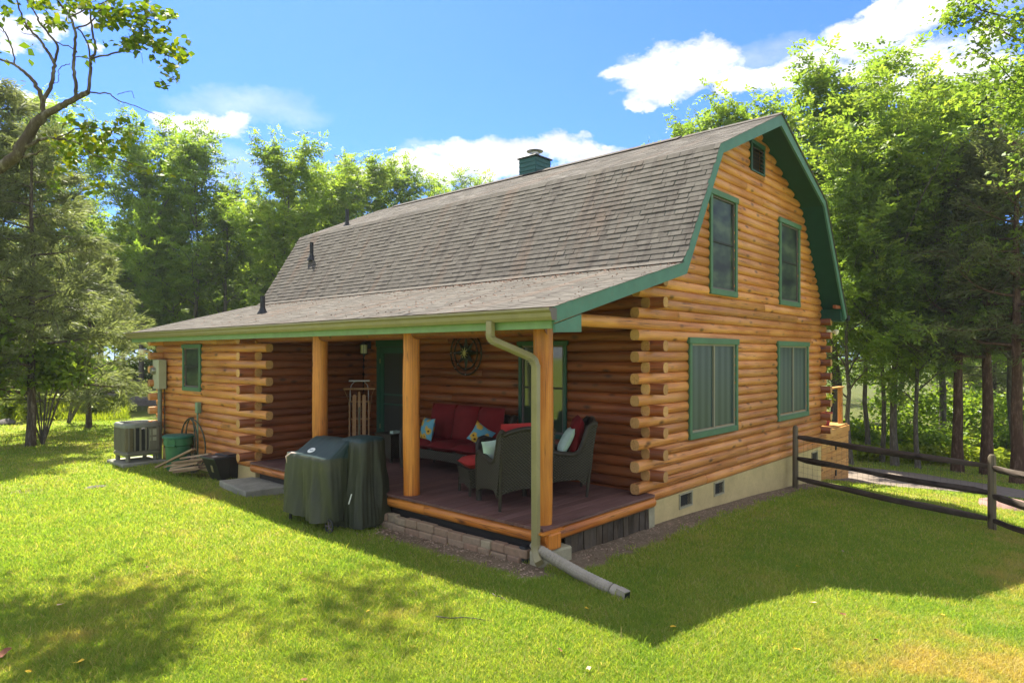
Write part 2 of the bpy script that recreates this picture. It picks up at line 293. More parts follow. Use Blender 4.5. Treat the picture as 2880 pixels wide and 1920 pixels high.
# ------------------------------------------------------------------ mesh helpers
def frame(axis):
    a = Vector(axis).normalized(); up = Vector((0, 0, 1)) if abs(a.z) < .95 else Vector((1, 0, 0)); s = a.cross(up).normalized(); return a, s, s.cross(a)
class MB:
    def __init__(s): s.v = []; s.f = []; s.mi = []; s.t = None
    def quad_mesh(s, V, F, m=0):
        b = len(s.v); s.v += [tuple(x) for x in V]; s.f += [tuple(b+i for i in f) for f in F]; s.mi += [m]*len(F); return s
    def box(s, x0, x1, y0, y1, z0, z1, m=0, M=None):
        V = [Vector((x, y, z)) for z in (z0, z1) for y in (y0, y1) for x in (x0, x1)]
        if M is not None: V = [M @ v for v in V]
        return s.quad_mesh(V, [(0,2,3,1),(4,5,7,6),(0,1,5,4),(1,3,7,5),(3,2,6,7),(2,0,4,6)], m)
    def bbox(s, x0, x1, y0, y1, z0, z1, c=.01, m=0, M=None):       # box with chamfered vertical and top edges
        V = []
        for z, k in ((z0, c*.3), (z0+c, 0), (z1-c, 0), (z1, c)):
            for (x, y) in ((x0+k, y0+c), (x0+c, y0+k), (x1-c, y0+k), (x1-k, y0+c), (x1-k, y1-c), (x1-c, y1-k), (x0+c, y1-k), (x0+k, y1-c)): V.append(Vector((x, y, z)))
        if M is not None: V = [M @ v for v in V]
        F = [tuple(range(7, -1, -1)), tuple(range(24, 32))]
        for l in range(3):
            for i in range(8): j = (i+1) % 8; F.append((l*8+i, l*8+j, l*8+8+j, l*8+8+i))
        return s.quad_mesh(V, F, m)
    def tube(s, P, R, n=8, m=0, cap=True):
        P = [Vector(p) for p in P]; R = list(R) if isinstance(R, (list, tuple)) else [R]*len(P); R += [R[-1]]*max(0, len(P)-len(R)); V = []; prev = None
        for i, p in enumerate(P):
            d = (P[min(i+1, len(P)-1)] - P[max(i-1, 0)]); d = d.normalized() if d.length > 1e-9 else Vector((0, 0, 1))
            if prev is None: _, a, b = frame(d)
            else: a = (prev - d*prev.dot(d)).normalized(); b = a.cross(d)
            prev = a; V += [p + (a*cos(2*pi*k/n) + b*sin(2*pi*k/n))*R[i] for k in range(n)]
        F = [(i*n+k, i*n+(k+1) % n, (i+1)*n+(k+1) % n, (i+1)*n+k) for i in range(len(P)-1) for k in range(n)]
        if cap: F += [tuple(range(n-1, -1, -1)), tuple(range((len(P)-1)*n, len(P)*n))]
        return s.quad_mesh(V, F, m)
    def lathe(s, prof, n=20, c=(0, 0, 0), m=0, sx=1, sy=1):
        V = [(c[0]+r*cos(2*pi*k/n)*sx, c[1]+r*sin(2*pi*k/n)*sy, c[2]+z) for r, z in prof for k in range(n)]
        F = [(i*n+k, i*n+(k+1) % n, (i+1)*n+(k+1) % n, (i+1)*n+k) for i in range(len(prof)-1) for k in range(n)]
        F += [tuple(range(n-1, -1, -1)), tuple(range((len(prof)-1)*n, len(prof)*n))]; return s.quad_mesh(V, F, m)
    def prism(s, poly, ext, m=0):                                    # poly: 3-D points, ext: extrusion vector
        n = len(poly); P = [Vector(p) for p in poly]; e = Vector(ext); V = P + [p+e for p in P]
        return s.quad_mesh(V, [tuple(range(n-1, -1, -1)), tuple(range(n, 2*n))] + [(i, (i+1) % n, n+(i+1) % n, n+i) for i in range(n)], m)
    def build(s, name, mats, parent=None, smooth=False, loc=None):
        me = bpy.data.meshes.new(name); me.from_pydata([tuple(v) for v in s.v], [], s.f)
        mats = mats if isinstance(mats, (list, tuple)) else [mats]
        for m in mats: me.materials.append(MATS[m])
        if len(mats) > 1: me.polygons.foreach_set('material_index', s.mi)
        if smooth: me.polygons.foreach_set('use_smooth', [True]*len(me.polygons))
        if s.t is not None:
            at_ = me.attributes.new('tint', 'FLOAT', 'FACE'); at_.data.foreach_set('value', s.t)
        if smooth == 'angle':
            try: me.set_sharp_from_angle(angle=radians(38))
            except Exception: pass
        me.update(); return link(name, me, parent, loc)
def link(name, me, parent=None, loc=None):
    o = bpy.data.objects.new(name, me); COL.objects.link(o)
    if loc is not None: o.location = loc
    if parent is not None: o.parent = parent
    return o
def tag(o, label=None, cat=None, group=None, kind=None):
    if label: o['label'] = label
    if cat: o['category'] = cat
    if group: o['group'] = group
    if kind: o['kind'] = kind
    return o
def thing(name, label, cat, loc=(0, 0, 0), rz=0, group=None):
    o = bpy.data.objects.new(name, None); COL.objects.link(o); o.location = loc; o.rotation_euler = (0, 0, rz); o.empty_display_size = .2
    return tag(o, label, cat, group)
def npmesh(name, V, F4, tints, mats, parent=None, kind=None):        # V (n,3), F4 (m,4) quads, tint per face
    me = bpy.data.meshes.new(name); k = F4.shape[1]; me.vertices.add(len(V)); me.vertices.foreach_set('co', V.astype(np.float32).ravel())
    me.loops.add(F4.size); me.loops.foreach_set('vertex_index', F4.astype(np.int32).ravel())
    me.polygons.add(len(F4)); me.polygons.foreach_set('loop_start', np.arange(0, F4.size, k, dtype=np.int32))
    me.materials.append(MATS[mats]); a = me.attributes.new('tint', 'FLOAT', 'FACE'); a.data.foreach_set('value', tints.astype(np.float32)); me.update(calc_edges=True)
    o = link(name, me, parent)
    if kind: o['kind'] = kind
    return o
def rotmat(z): return Matrix.Rotation(z, 4, 'Z')
# ------------------------------------------------------------------ GROUND
def dirt_at(x, y):
    d = 0
    def seg(ax, ay, bx, by, w):
        vx, vy = bx-ax, by-ay; t = max(0, min(1, ((x-ax)*vx+(y-ay)*vy)/(vx*vx+vy*vy))); return max(0, 1-math.hypot(x-ax-t*vx, y-ay-t*vy)/w)
    d = max(seg(-1.9, -.12, .3, -.15, .36), seg(.3, -.10, 7.4, -.08, .44)*.85, seg(-2.62, -.1, -2.58, 2.4, .40)*.85, seg(-2.6, 4, -2.5, 10, .35)*.5, seg(-2.0, -.2, 7, .3, .5))
    d = max(d, seg(2, 23.2, 6.2, 21.4, 1.2)*.8, seg(-5.3, 9.2, -5.1, 9.1, .5)*.6)
    return min(1, d*1.25)
def axisgrid(c, lo, hi, fine, n):
    a = [c]; s = fine
    while a[-1] < hi: a.append(a[-1]+s); s = fine if abs(a[-1]-c) < 7 else s*1.12
    b = [c]; s = fine
    while b[-1] > lo: b.append(b[-1]-s); s = fine if abs(b[-1]-c) < 7 else s*1.12
    return sorted(set(b[1:]+a))
gxs = axisgrid(-1, -300, 500, .16, 0); gys = axisgrid(1, -200, 600, .16, 0)
V = [(x, y, ground_z(x, y)) for y in gys for x in gxs]; nx = len(gxs)
F = [(j*nx+i, j*nx+i+1, (j+1)*nx+i+1, (j+1)*nx+i) for j in range(len(gys)-1) for i in range(nx-1)]
mb = MB(); mb.v = V; mb.f = F; mb.mi = [0]*len(F); g = mb.build('ground', 'ground', smooth=True); tag(g, kind='structure')
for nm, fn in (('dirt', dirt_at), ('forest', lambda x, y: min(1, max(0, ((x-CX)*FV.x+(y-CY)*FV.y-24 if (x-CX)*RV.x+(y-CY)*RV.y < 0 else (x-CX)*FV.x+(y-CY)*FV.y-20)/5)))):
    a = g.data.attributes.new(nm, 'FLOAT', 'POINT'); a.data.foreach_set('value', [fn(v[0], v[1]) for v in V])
def strip(name, pts, m, dz, n=24):
    L = []; 
    for i in range(len(pts)-1):
        for k in range(n):
            t = k/n; L.append([pts[i][j].lerp(pts[i+1][j], t) for j in (0, 1)])
    L.append(list(pts[-1])); mb = MB(); W_ = 5
    V = [a.lerp(b, j/W_) for a, b in L for j in range(W_+1)]
    V = [(p.x, p.y, ground_z(p.x, p.y)+dz) for p in V]
    mb.quad_mesh(V, [(i*(W_+1)+j, i*(W_+1)+j+1, (i+1)*(W_+1)+j+1, (i+1)*(W_+1)+j) for i in range(len(L)-1) for j in range(W_)]); return tag(mb.build(name, m, smooth=True), kind='structure')
v2 = lambda p: Vector((p[0], p[1], 0))
strip('driveway', [(gpos(2250, 15.5), gpos(2250, 19.5)), (gpos(2383, 15.4), gpos(2383, 19.0)), (gpos(2600, 15.6), gpos(2600, 18.3)), (gpos(2880, 15.0), gpos(2880, 16.2)), (gpos(3100, 14.6), gpos(3100, 15.4))], 'gravel', .012)
strip('road', [(gpos(2600, 44), gpos(2600, 52)), (gpos(3100, 40), gpos(3100, 48))], 'pale_road', .25, 8)

# ------------------------------------------------------------------ CABIN
cabin = thing('log_cabin', 'honey stained log cabin with grey shingled gambrel roof, green trim and open side porch', 'cabin', (0, 0, -.135))
def P_(mb, name, m, parent=None, **k):                              # child of the cabin given in world coordinates
    o = mb.build(name, m, parent or cabin, **k)
    base = Vector((0, 0, -.135))
    if (parent or cabin) is cabin: o.location = Vector(o.location) - base
    return o
WD, LN = 7.6, 11.12; CRS = .1505; RX = -2.35; RY = 6.72
z_k = lambda k: -.06 + CRS*k
apex = Vector((WD/2, 6.19)); brkL = Vector((1.29, 5.07)); lowL = Vector((.12, 3.18)); brkR = Vector((WD-1.29, 5.07)); eaveR = Vector((7.82, 2.76)); eaveP = Vector((-2.70, 2.43))
def lineX(a, b, z): return a.x + (b.x-a.x)*(z-a.y)/(b.y-a.y)
def xleft(z): return lineX(lowL, brkL, z) if z < brkL.y else lineX(brkL, apex, z)
def xright(z): return lineX(eaveR, brkR, z) if z < brkR.y else lineX(brkR, apex, z)
def log(a, b, z, axis, face, into, m='log', inset=0, endm='log_end'):
    """one log; axis 'x' or 'y' from a to b; outer face at coordinate face, body going towards sign 'into'"""
    L = b-a; N = 7; prof = []
    r = random.uniform(-.003, .003); hh = CRS/2+.0008
    for i in range(N+1):
        ph = -pi/2 + pi*i/N; prof.append((.047*(1-cos(ph))*1.0 + r, hh*sin(ph)))
    for i in range(N+1):
        ph = pi/2 - pi*i/N; prof.append((.152 - .046*(1-cos(ph)) - r, hh*sin(ph)))
    n = len(prof); V = []; c = .008; xs = [(-L/2, .93), (-L/2+c, 1), (L/2-c, 1), (L/2, .93)]
    for x, s in xs:
        for t, q in prof: V.append((x, (.076+(t-.076)*s), q*s))
    F = [(l*n+i, l*n+(i+1) % n, (l+1)*n+(i+1) % n, (l+1)*n+i) for l in range(3) for i in range(n)]
    mb = MB(); mb.quad_mesh(V, F, 0); mb.f += [tuple(range(n-1, -1, -1)), tuple(range(3*n, 4*n))]; mb.mi += [1, 1]
    # local frame: x along the log, y into the wall
    mid = (a+b)/2
    if axis == 'x': rot = 0 if into > 0 else pi; loc = (mid, face, z)
    else: rot = -pi/2 if into > 0 else pi/2; loc = (face, mid, z)
    o = mb.build('log', [m, endm], cabin, smooth='angle'); o.rotation_euler = (0, 0, rot); o.location = Vector(loc) + Vector((0, 0, .135)); return o
def cuts(a, b, z, holes):
    seg = [(a, b)]
    for (h0, h1, z0, z1) in holes:
        if z0 < z < z1:
            ns = []
            for s, e in seg:
                if h1 <= s or h0 >= e: ns.append((s, e)); continue
                if h0 > s: ns.append((s, h0))
                if h1 < e: ns.append((h1, e))
            seg = ns
    return seg
def split(s, e, mn=2.6):
    if e-s > mn and random.random() < .62:
        t = random.uniform(s+.9, e-.9); return [(s, t-.002), (t+.002, e)]
    return [(s, e)]
# windows: (u0,u1,z0,z1) openings
gw = [(1.15, 2.92, .63, 2.19), (4.82, 6.58, .63, 2.19), (1.86, 2.90, 2.90, 4.60), (4.90, 6.05, 2.90, 4.60)]
gvent = (3.50, 4.14, 5.22, 5.78)
holes = [(a+.10, b-.10, c+.08, d-.06) for a, b, c, d in gw] + [(gvent[0]+.05, gvent[1]-.05, gvent[2]+.05, gvent[3]-.05)]
k = 0
while z_k(k) < 6.0:
    z = z_k(k)
    if z < 3.12:
        a = -.28 if (k % 2 and k >= 1) else 0.0; b = WD+.28 if (k % 2 and k >= 1) and z < 2.9 else WD
        if k == 16: a = RX+.02
        if k >= 19: a = -.25 if k == 19 else .1
    else: a = xleft(z+CRS*.45)+.06; b = xright(z+CRS*.45)-.06
    if z >= 2.75 and z < 3.12: b = min(WD+.1, xright(z)-.08)
    if z > 3.12 and z < 3.25: a = .1
    if b-a > .1:
        for s, e in cuts(a, b, z, holes):
            for s2, e2 in split(s, e): log(s2, e2, z, 'x', 0, 1)
    k += 1
# porch main wall (x = 0) logs, run away from the gable
pholes = [(1.50, 2.36, .68, 2.08), (5.20, 6.20, -.02, 2.16)]
for k in range(0, 21):
    z = z_k(k); a = -.2 if k % 2 == 0 and k > 0 else .155
    if k == 0: a = .155
    if k % 2 == 0 and k > 0: a = -.2
    if k == 16 or z > 3.1: a = .155
    if z < .0 and k == 0: pass
    b = RY - .002
    for s, e in cuts(a, b, z, pholes):
        if z > 2.9 and e > 1: e = 1
        for s2, e2 in split(s, e): log(s2, e2, z, 'y', 0.002, 1, 'log_shaded')
# room side wall facing the porch (y = RY)
for k in range(0, 17):
    z = z_k(k); a = RX-.27 if k % 2 else RX+.155
    if k == 0: a = RX+.155
    for s2, e2 in [(a, 0)]: log(s2, e2, z, 'x', RY, 1, 'log_shaded')
# room front wall (x = RX)
rhole = [(9.06, 9.78, 1.24, 2.06)]
for k in range(0, 16):
    z = z_k(k); a = RY-.40 if k % 2 == 0 and k > 0 else RY; b = LN+.27 if k % 2 == 0 else LN
    if k == 0: a = RY
    for s, e in cuts(a, b, z, rhole):
        for s2, e2 in split(s, e, 3): log(s2, e2, z, 'y', RX, 1)
# far end wall of the room: log ends past the corner, and the back wall's log ends
for k in range(1, 16, 2): log(RX-.27, RX+1.4, z_k(k), 'x', LN, -1)
for k in range(0, 16, 2): log(RX+.155, 3, z_k(k), 'x', LN, -1)
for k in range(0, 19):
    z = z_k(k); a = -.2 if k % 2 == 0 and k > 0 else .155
    log(a, 3.0, z, 'y', WD, -1, 'log_shaded')  # back wall takes the darker log, its shade held in the colour
# inner walls (dark backing), foundation
mb = MB(); mb.prism([(.16, .10, -.1), (.16, .10, 3.15), (1.36, .10, 4.95), (WD/2, .10, 6.02), (WD-1.36, .10, 4.95), (WD-.16, .10, 3.15), (WD-.16, .10, -.1)], (0, .04, 0))
mb.box(.09, .13, .16, RY, -.1, 3.1); mb.box(RX+.1, 0, RY+.09, RY+.13, -.1, 2.2); mb.box(RX+.09, RX+.13, RY+.14, LN-.2, -.1, 2.3)
mb.box(RX+.14, 0, LN-.14, LN-.10, -.1, 2.2); mb.box(.14, WD-.15, LN-.14, LN-.10, -.1, 3.0); mb.box(WD-.14, WD-.10, .15, LN-.2, -.1, 3.0); mb.box(RX+.14, WD-.15, .15, LN-.2, -.12, -.105)
P_(mb, 'inner_wall', 'interior')
mb = MB(); vents = [(.89, 1.31, -.385, -.155), (2.07, 2.45, -.385, -.155), (6.9, 7.3, -.42, -.2)]
xs = [.03]+[q for v in vents for q in v[:2]]+[WD-.02]
for i in range(len(xs)-1):
    if i % 2 == 0: mb.box(xs[i], xs[i+1], .03, .25, -1.5, -.137)
    else:
        v = vents[i//2]; mb.box(xs[i], xs[i+1], .03, .25, -1.5, v[2]); mb.box(xs[i], xs[i+1], .03, .25, v[3], -.137); mb.box(xs[i], xs[i+1], .14, .25, v[2]+.0005, v[3]-.0005)
mb.box(WD-.25, WD-.021, .251, LN-.05, -1.5, -.137); mb.box(RX+.03, RX+.25, RY+.03, LN-.03, -.9, -.137); mb.box(RX+.251, 0, RY+.03, RY+.25, -.9, -.137); mb.box(RX+.251, WD-.26, LN-.25, LN-.03, -1.5, -.137)
P_(mb, 'foundation', 'foundation')
for v in vents:
    mb = MB(); x0, x1, z0, z1 = v; w = .022
    mb.box(x0, x1, .012, .05, z0, z0+w); mb.box(x0, x1, .012, .05, z1-w, z1); mb.box(x0, x0+w, .012, .05, z0+w, z1-w); mb.box(x1-w, x1, .012, .05, z0+w, z1-w)
    fr = P_(mb, 'foundation_vent', 'block')
    mb = MB(); n = 9; A = x1-x0; B = z1-z0
    for i in range(-5, 12):
        for sgn in (1, -1):
            xa = x0 + i*.05; pts = []
            for (t) in (0, 1):
                x = xa + (B*t if sgn > 0 else B*(1-t)); pts.append((x, z0+B*t))
            (xa_, za), (xb_, zb) = pts
            if xa_ > xb_: xa_, za, xb_, zb = xb_, zb, xa_, za
            if xb_ < x0+.02 or xa_ > x1-.02: continue
            sl_ = (zb-za)/(xb_-xa_)
            if xa_ < x0+.02: za += sl_*(x0+.02-xa_); xa_ = x0+.02
            if xb_ > x1-.02: zb += sl_*(x1-.02-xb_); xb_ = x1-.02
            mb.tube([(xa_, .045+.004*sgn, za), (xb_, .045+.004*sgn, zb)], .0035, 4)
    mb.build('grille', 'mesh_wire', fr); mb = MB(); mb.box(x0+.01, x1-.01, .10, .13, z0+.01, z1-.01); mb.build('opening', 'black', fr)

def window(plane, face, u0, u1, z0, z1, glass='curtain_glass', style='slide', head=.05, trim='green_window', tw=.095):
    """trim boards, sash and panes.  plane 'y' (wall faces -y) or 'x' (wall faces -x); u = x or -y"""
    o = bpy.data.objects.new('window', None); COL.objects.link(o); o.parent = cabin
    if plane == 'y': o.location = ((u0+u1)/2, face, z0+.135); R = 0
    else: o.location = (face, (u0+u1)/2, z0+.135); R = -pi/2
    o.rotation_euler = (0, 0, R); w = (u1-u0)/2; h = z1-z0
    mb = MB(); mb.bbox(-w-.03, w+.03, -.032, .02, h-tw, h, .006); mb.build('header', trim, o)
    mb = MB(); mb.bbox(-w, w, -.028, .02, 0, tw, .006); mb.build('sill', trim, o)
    for s in (-1, 1):
        mb = MB(); mb.bbox(min(s*w, s*(w-tw*.8)), max(s*w, s*(w-tw*.8)), -.024, .02, tw+.001, h-tw-.001, .006); mb.build('casing', trim, o)
    iw = w-tw*.8; a, b = tw, h-tw; fw = .028
    mb = MB(); mb.box(-iw, iw, .005, .07, a, a+fw); mb.box(-iw, iw, .005, .07, b-fw, b); mb.box(-iw, -iw+fw, .005, .07, a+fw, b-fw); mb.box(iw-fw, iw, .005, .07, a+fw, b-fw); mb.build('sash', 'window_seal' if style == 'slide' else 'gutter_edge', o)
    if style == 'slide':
        mb = MB(); mb.box(-.016, .016, 0, .06, a+fw, b-fw); mb.build('mullion', 'window_seal', o)
        for s in (-1, 1):
            mb = MB(); x0, x1 = sorted((s*.016, s*(iw-fw))); mb.box(x0, x1, .03, .036, a+fw, b-fw); mb.build('pane', glass, o)
    else:
        mid = (a+b)/2+.02
        for (p, q) in ((a+fw, mid-.015), (mid+.015, b-fw)):
            mb = MB(); mb.box(-iw+fw, iw-fw, .03, .036, p, q); mb.build('pane', glass, o)
        mb = MB(); mb.box(-iw+fw, iw-fw, .012, .05, mid-.015, mid+.015); mb.build('meeting_rail', 'ac_dark', o)
    mb = MB(); mb.box(-iw, iw, .10, .15, a, b); mb.build('room_behind', 'interior', o)
    return o
for i, (a, b, c, d) in enumerate(gw):
    window('y', -.004, a, b, c, d, 'curtain_glass' if i < 2 else 'screen_glass_refl', 'slide' if i < 2 else 'hung')
window('x', -.004, 1.45, 2.42, .62, 2.14, 'bare_glass', 'hung', trim='green_dark', tw=.07)
window('x', RX-.004, 8.98, 9.86, 1.17, 2.14, 'screen_glass_refl', 'hung', trim='green_window', tw=.08)
# gable louvre
x0, x1, z0, z1 = gvent; lo = MB(); lo.box(x0, x1, -.03, .06, z1-.07, z1); lo.box(x0, x0+.05, -.024, .06, z0, z1-.071); lo.box(x1-.05, x1, -.024, .06, z0, z1-.071); lo.box(x0+.051, x1-.051, -.024, .06, z0, z0+.03)
lv = P_(lo, 'gable_vent', 'green_dark')
for i in range(6):
    zz = z0+.06+i*.072; mb = MB(); mb.prism([(x0+.05, -.02, zz), (x0+.05, .05, zz+.05), (x0+.05, .05, zz+.062), (x0+.05, -.02, zz+.012)], (x1-x0-.1, 0, 0)); mb.build('louver_slat', 'louver', lv)
mb = MB(); mb.box(x0+.05, x1-.05, .07, .09, z0, z1-.07); mb.build('opening', 'black', lv)
# ---- roof slabs
RO = -.44; RL = 11.40; PL = 11.86
def slab(name, a, b, y0, y1, t, m, parent=None):
    d = (b-a).normalized(); n = Vector((d.y, -d.x)) if True else None
    mb = MB(); P0 = [(a.x, y0, a.y), (b.x, y0, b.y), (b.x+n.x*t, y0, b.y+n.y*t), (a.x+n.x*t, y0, a.y+n.y*t)]
    mb.prism(P0, (0, y1-y0, 0)); return mb
def eps(v, dx, dz): return Vector((v.x+dx, v.y+dz))
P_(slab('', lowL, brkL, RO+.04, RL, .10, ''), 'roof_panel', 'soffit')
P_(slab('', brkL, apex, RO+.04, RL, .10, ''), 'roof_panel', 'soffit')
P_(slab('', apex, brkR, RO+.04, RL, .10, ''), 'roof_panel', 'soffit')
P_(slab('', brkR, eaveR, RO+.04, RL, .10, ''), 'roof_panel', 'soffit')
P_(slab('', eaveP, eps(lowL, 0, 0), RO+.04, PL, .08, ''), 'roof_panel', 'deck')
# shingle-covered far slopes (unseen from the lawn)
for a, b in ((apex, brkR), (brkR, eaveR)):
    d = (b-a).normalized(); n = Vector((-d.y, d.x)); n = n if n.x > 0 or n.y > 0 else -n
    mb = MB(); mb.prism([(a.x, RO-.02, a.y), (b.x+d.x*.03, RO-.02, b.y+d.y*.03), (b.x+d.x*.03+n.x*.022, RO-.02, b.y+d.y*.03+n.y*.022), (a.x+n.x*.022, RO-.02, a.y+n.y*.022)], (0, RL-RO+.04, 0)); mb.t = [.5]*len(mb.f); P_(mb, 'shingle_course', 'shingle')
# barge boards
def board(a, b, w, y0, y1, m, name, cutv=True):
    mb = MB(); mb.prism([(a.x, y0, a.y), (b.x, y0, b.y), (b.x, y0, b.y-w), (a.x, y0, a.y-w)], (0, y1-y0, 0)); return P_(mb, name, m)
def bboard(a0, a1, b0, b1, name='barge_board', m='green_trim', dy=0):
    mb = MB(); mb.prism([(a0.x, RO+dy, a0.y), (b0.x, RO+dy, b0.y), (b1.x, RO+dy, b1.y), (a1.x, RO+dy, a1.y)], (0, .038, 0)); P_(mb, name, m)
def off(p, q, r, w):                                                 # inner mitre corner of the band p-q-r
    d1 = (q-p).normalized(); d2 = (r-q).normalized(); n1 = Vector((d1.y, -d1.x)); n2 = Vector((d2.y, -d2.x)); bis = (n1+n2).normalized(); return q + bis*(w/max(.3, bis.dot(n1)))
W1 = .185; iLow = off(eaveP, lowL, brkL, .17); iB = off(lowL, brkL, apex, .15); iA = off(brkL, apex, brkR, W1); iBR = off(apex, brkR, eaveR, .13)
bboard(lowL, iLow, brkL, iB); bboard(brkL, iB, apex, iA); bboard(apex, iA, brkR, iBR)
dE = (eaveR-brkR).normalized(); nE = Vector((dE.y, -dE.x)); bboard(brkR, iBR, eaveR, eaveR+nE*.13)
bboard(eaveP, eps(eaveP, 0, -.175), lowL, iLow)
mb = MB(); mb.prism([(-2.68, RO+.004, 2.245), (-2.68, RO+.004, 2.16), (-2.22, RO+.004, 2.175), (-2.22, RO+.004, 2.37)], (0, .034, 0)); P_(mb, 'barge_return', 'green_trim')
mb = MB(); mb.box(eaveR.x-.16, eaveR.x, RO+.05, RL, eaveR.y-.10, eaveR.y-.02); P_(mb, 'eave_board', 'green_trim')
mb = MB(); mb.prism([(7.83, RO-.03, 2.80), (7.96, RO-.03, 2.80), (7.93, RO-.03, 2.68), (7.83, RO-.03, 2.68)], (0, RL-RO, 0)); P_(mb, 'back_gutter', 'dark_metal')
mb = MB(); mb.box(7.2, 7.82, RO+.06, RO+.12, 2.93, 3.0); P_(mb, 'lookout', 'log_shaded')
# soffit return under right eave
mb = MB(); mb.prism([(WD-.1, RO+.045, 2.93), (7.8, RO+.045, 2.70), (7.8, RO+.045, 2.68), (WD-.1, RO+.045, 2.68)], (0, .5, 0)); P_(mb, 'eave_box', 'soffit')
# fascia and gutter on the porch side
for (ya, yb) in ((RO+.04, 4.6), (4.603, PL)):
    mb = MB(); mb.box(-2.70, -2.66, ya, yb, 2.20, 2.37); P_(mb, 'fascia_board', 'fascia')
gp = [(-2.702, 2.41), (-2.702, 2.285), (-2.775, 2.285), (-2.795, 2.32), (-2.80, 2.36), (-2.825, 2.385), (-2.825, 2.41), (-2.815, 2.41), (-2.815, 2.392), (-2.79, 2.365), (-2.785, 2.325), (-2.77, 2.295), (-2.712, 2.295), (-2.712, 2.41)]
mb = MB(); mb.prism([(x, RO-.03, z) for x, z in gp], (0, PL-RO+.08, 0)); gut = P_(mb, 'gutter', 'gutter')
for yy in (RO-.032, PL+.05): mb = MB(); mb.prism([(-2.702, yy, 2.41), (-2.702, yy, 2.285), (-2.775, yy, 2.285), (-2.795, yy, 2.32), (-2.80, yy, 2.36), (-2.825, yy, 2.385), (-2.825, yy, 2.41)], (0, .002, 0)); mb.build('end_cap', 'gutter_edge', gut)
# ceiling of the porch and beam over the posts
mb = MB(); mb.prism([(-2.62, .0, 2.20), (0, .0, 2.92), (0, .0, 2.95), (-2.62, .0, 2.26)], (0, RY, 0)); P_(mb, 'porch_ceiling', 'log_shaded')
mb = MB(); mb.tube([(-2.25, -.02, 2.22), (-2.25, RY, 2.22)], .085, 12); P_(mb, 'porch_beam', 'log_shaded', smooth='angle')
# posts
def post(y, r0=.118, r1=.112, x=-2.25, z0=.0, z1=2.26):
    mb = MB(); P = []; R = []
    for i in range(9): t = i/8; P.append((x+.006*sin(3*t+y), y+.006*cos(4*t+y*2), z0+(z1-z0)*t)); R.append(r0+(r1-r0)*t+random.uniform(-.003, .003))
    mb.tube([(a-x, b-y, c-z0) for a, b, c in P], R, 18); o = mb.build('porch_post', 'post', cabin, smooth='angle'); o.location = (x, y, z0+.135)
post(.085, .113, .113); post(2.42, .115, .118); post(4.72, .118, .122)
# ---- shingles on the three visible slopes
shv = []
for q in range(8):
    mb = MB(); mb.t = []; w = .232; mb.quad_mesh([(-w/2, -.0, .012), (w/2, 0, .012), (w/2, -.13, .002), (-w/2, -.13, .002), (-w/2, 0, .0), (w/2, 0, .0), (w/2, -.13, .0), (-w/2, -.13, .0)], [(0,3,2,1),(4,5,6,7),(0,1,5,4),(1,2,6,5),(2,3,7,6),(3,0,4,7)]); mb.t = [q/7]*6
    me = bpy.data.meshes.new('shingle'); me.from_pydata([tuple(v) for v in mb.v], [], mb.f); me.materials.append(MATS['shingle']); a = me.attributes.new('tint', 'FLOAT', 'FACE'); a.data.foreach_set('value', mb.t); shv.append(me)
bulkV, bulkF, bulkT = [], [], []; cands = []
def shingle_field(a, b, y0, y1, exp, tw, single):
    skew = 0
    d = (b-a); Ls = d.length; d.normalize(); n = Vector((-d.y, d.x)); n = n if n.y > 0 else -n; rows = int(round(Ls/exp)); exp = Ls/rows
    for r in range(rows):
        s = exp*r; p = a + d*s; y = y0 - random.uniform(0, tw)
        while y < y1:
            w = tw*random.uniform(.75, 1.25); ya, yb = max(y, y0), min(y+w, y1)
            if yb-ya > .03:
                # butt edge at the bottom sits proud, the top tucks under the next row
                cands.append((single, p.copy(), d.copy(), n.copy(), ya+.0008, yb-.0008, exp*1.12, random.choice((.009, .012, .014, .016)) if single else random.choice((.004, .006, .007)), random.random()))
            y += w
shingle_field(lowL+Vector((.0, .0)), brkL, RO-.015, RL+.02, .100, .19, True)
shingle_field(brkL, apex, RO-.015, RL+.02, .115, .24, False)
shingle_field(eaveP+Vector((-.02, -.005)), lowL, RO-.015, PL+.02, .105, .24, False)
cand1 = sorted([c for c in cands if c[0]], key=lambda c: c[4]+c[1].x*.3)
solo, rest = cand1[:300], cand1[300:]+[c for c in cands if not c[0]]
def shgeo(c, base=None):
    _, p, d, n, ya, yb, e, th, _t = c; P = lambda s, y, h: (p.x+d.x*s+n.x*h, y, p.y+d.y*s+n.y*h)
    return [P(0, ya, th), P(0, yb, th), P(e, yb, .003), P(e, ya, .003), P(0, ya, 0), P(0, yb, 0), P(e, yb, 0), P(e, ya, 0)]
SF = [(0,1,2,3),(0,4,5,1),(1,5,6,2),(3,7,4,0),(2,6,7,3)]
lib = {}
for c in solo:
    w = round((c[5]-c[4])/.03)*.03; key = (round(w, 3), c[7], int(c[8]*5)); 
    if key not in lib:
        q = (0, Vector((0, 0)), c[2], c[3], -w/2+.001, w/2-.001, c[6], c[7], 0); mb = MB(); mb.quad_mesh(shgeo(q), SF); me = bpy.data.meshes.new('shingle'); me.from_pydata([tuple(v) for v in mb.v], [], mb.f)
        me.materials.append(MATS['shingle']); a = me.attributes.new('tint', 'FLOAT', 'FACE'); a.data.foreach_set('value', [key[2]/4]*5); lib[key] = me
    o = link('shingle', lib[key], cabin); o.location = (c[1].x, (c[4]+c[5])/2, c[1].y+.135)
V = []; F = []; T = []
for c in rest:
    b = len(V); V += shgeo(c); F += [tuple(b+i for i in f) for f in SF]; T += [c[8]]*5
mb = MB(); mb.v = V; mb.f = F; mb.mi = [0]*len(F); mb.t = T; o = P_(mb, 'shingles', 'shingle'); o['kind'] = 'stuff'
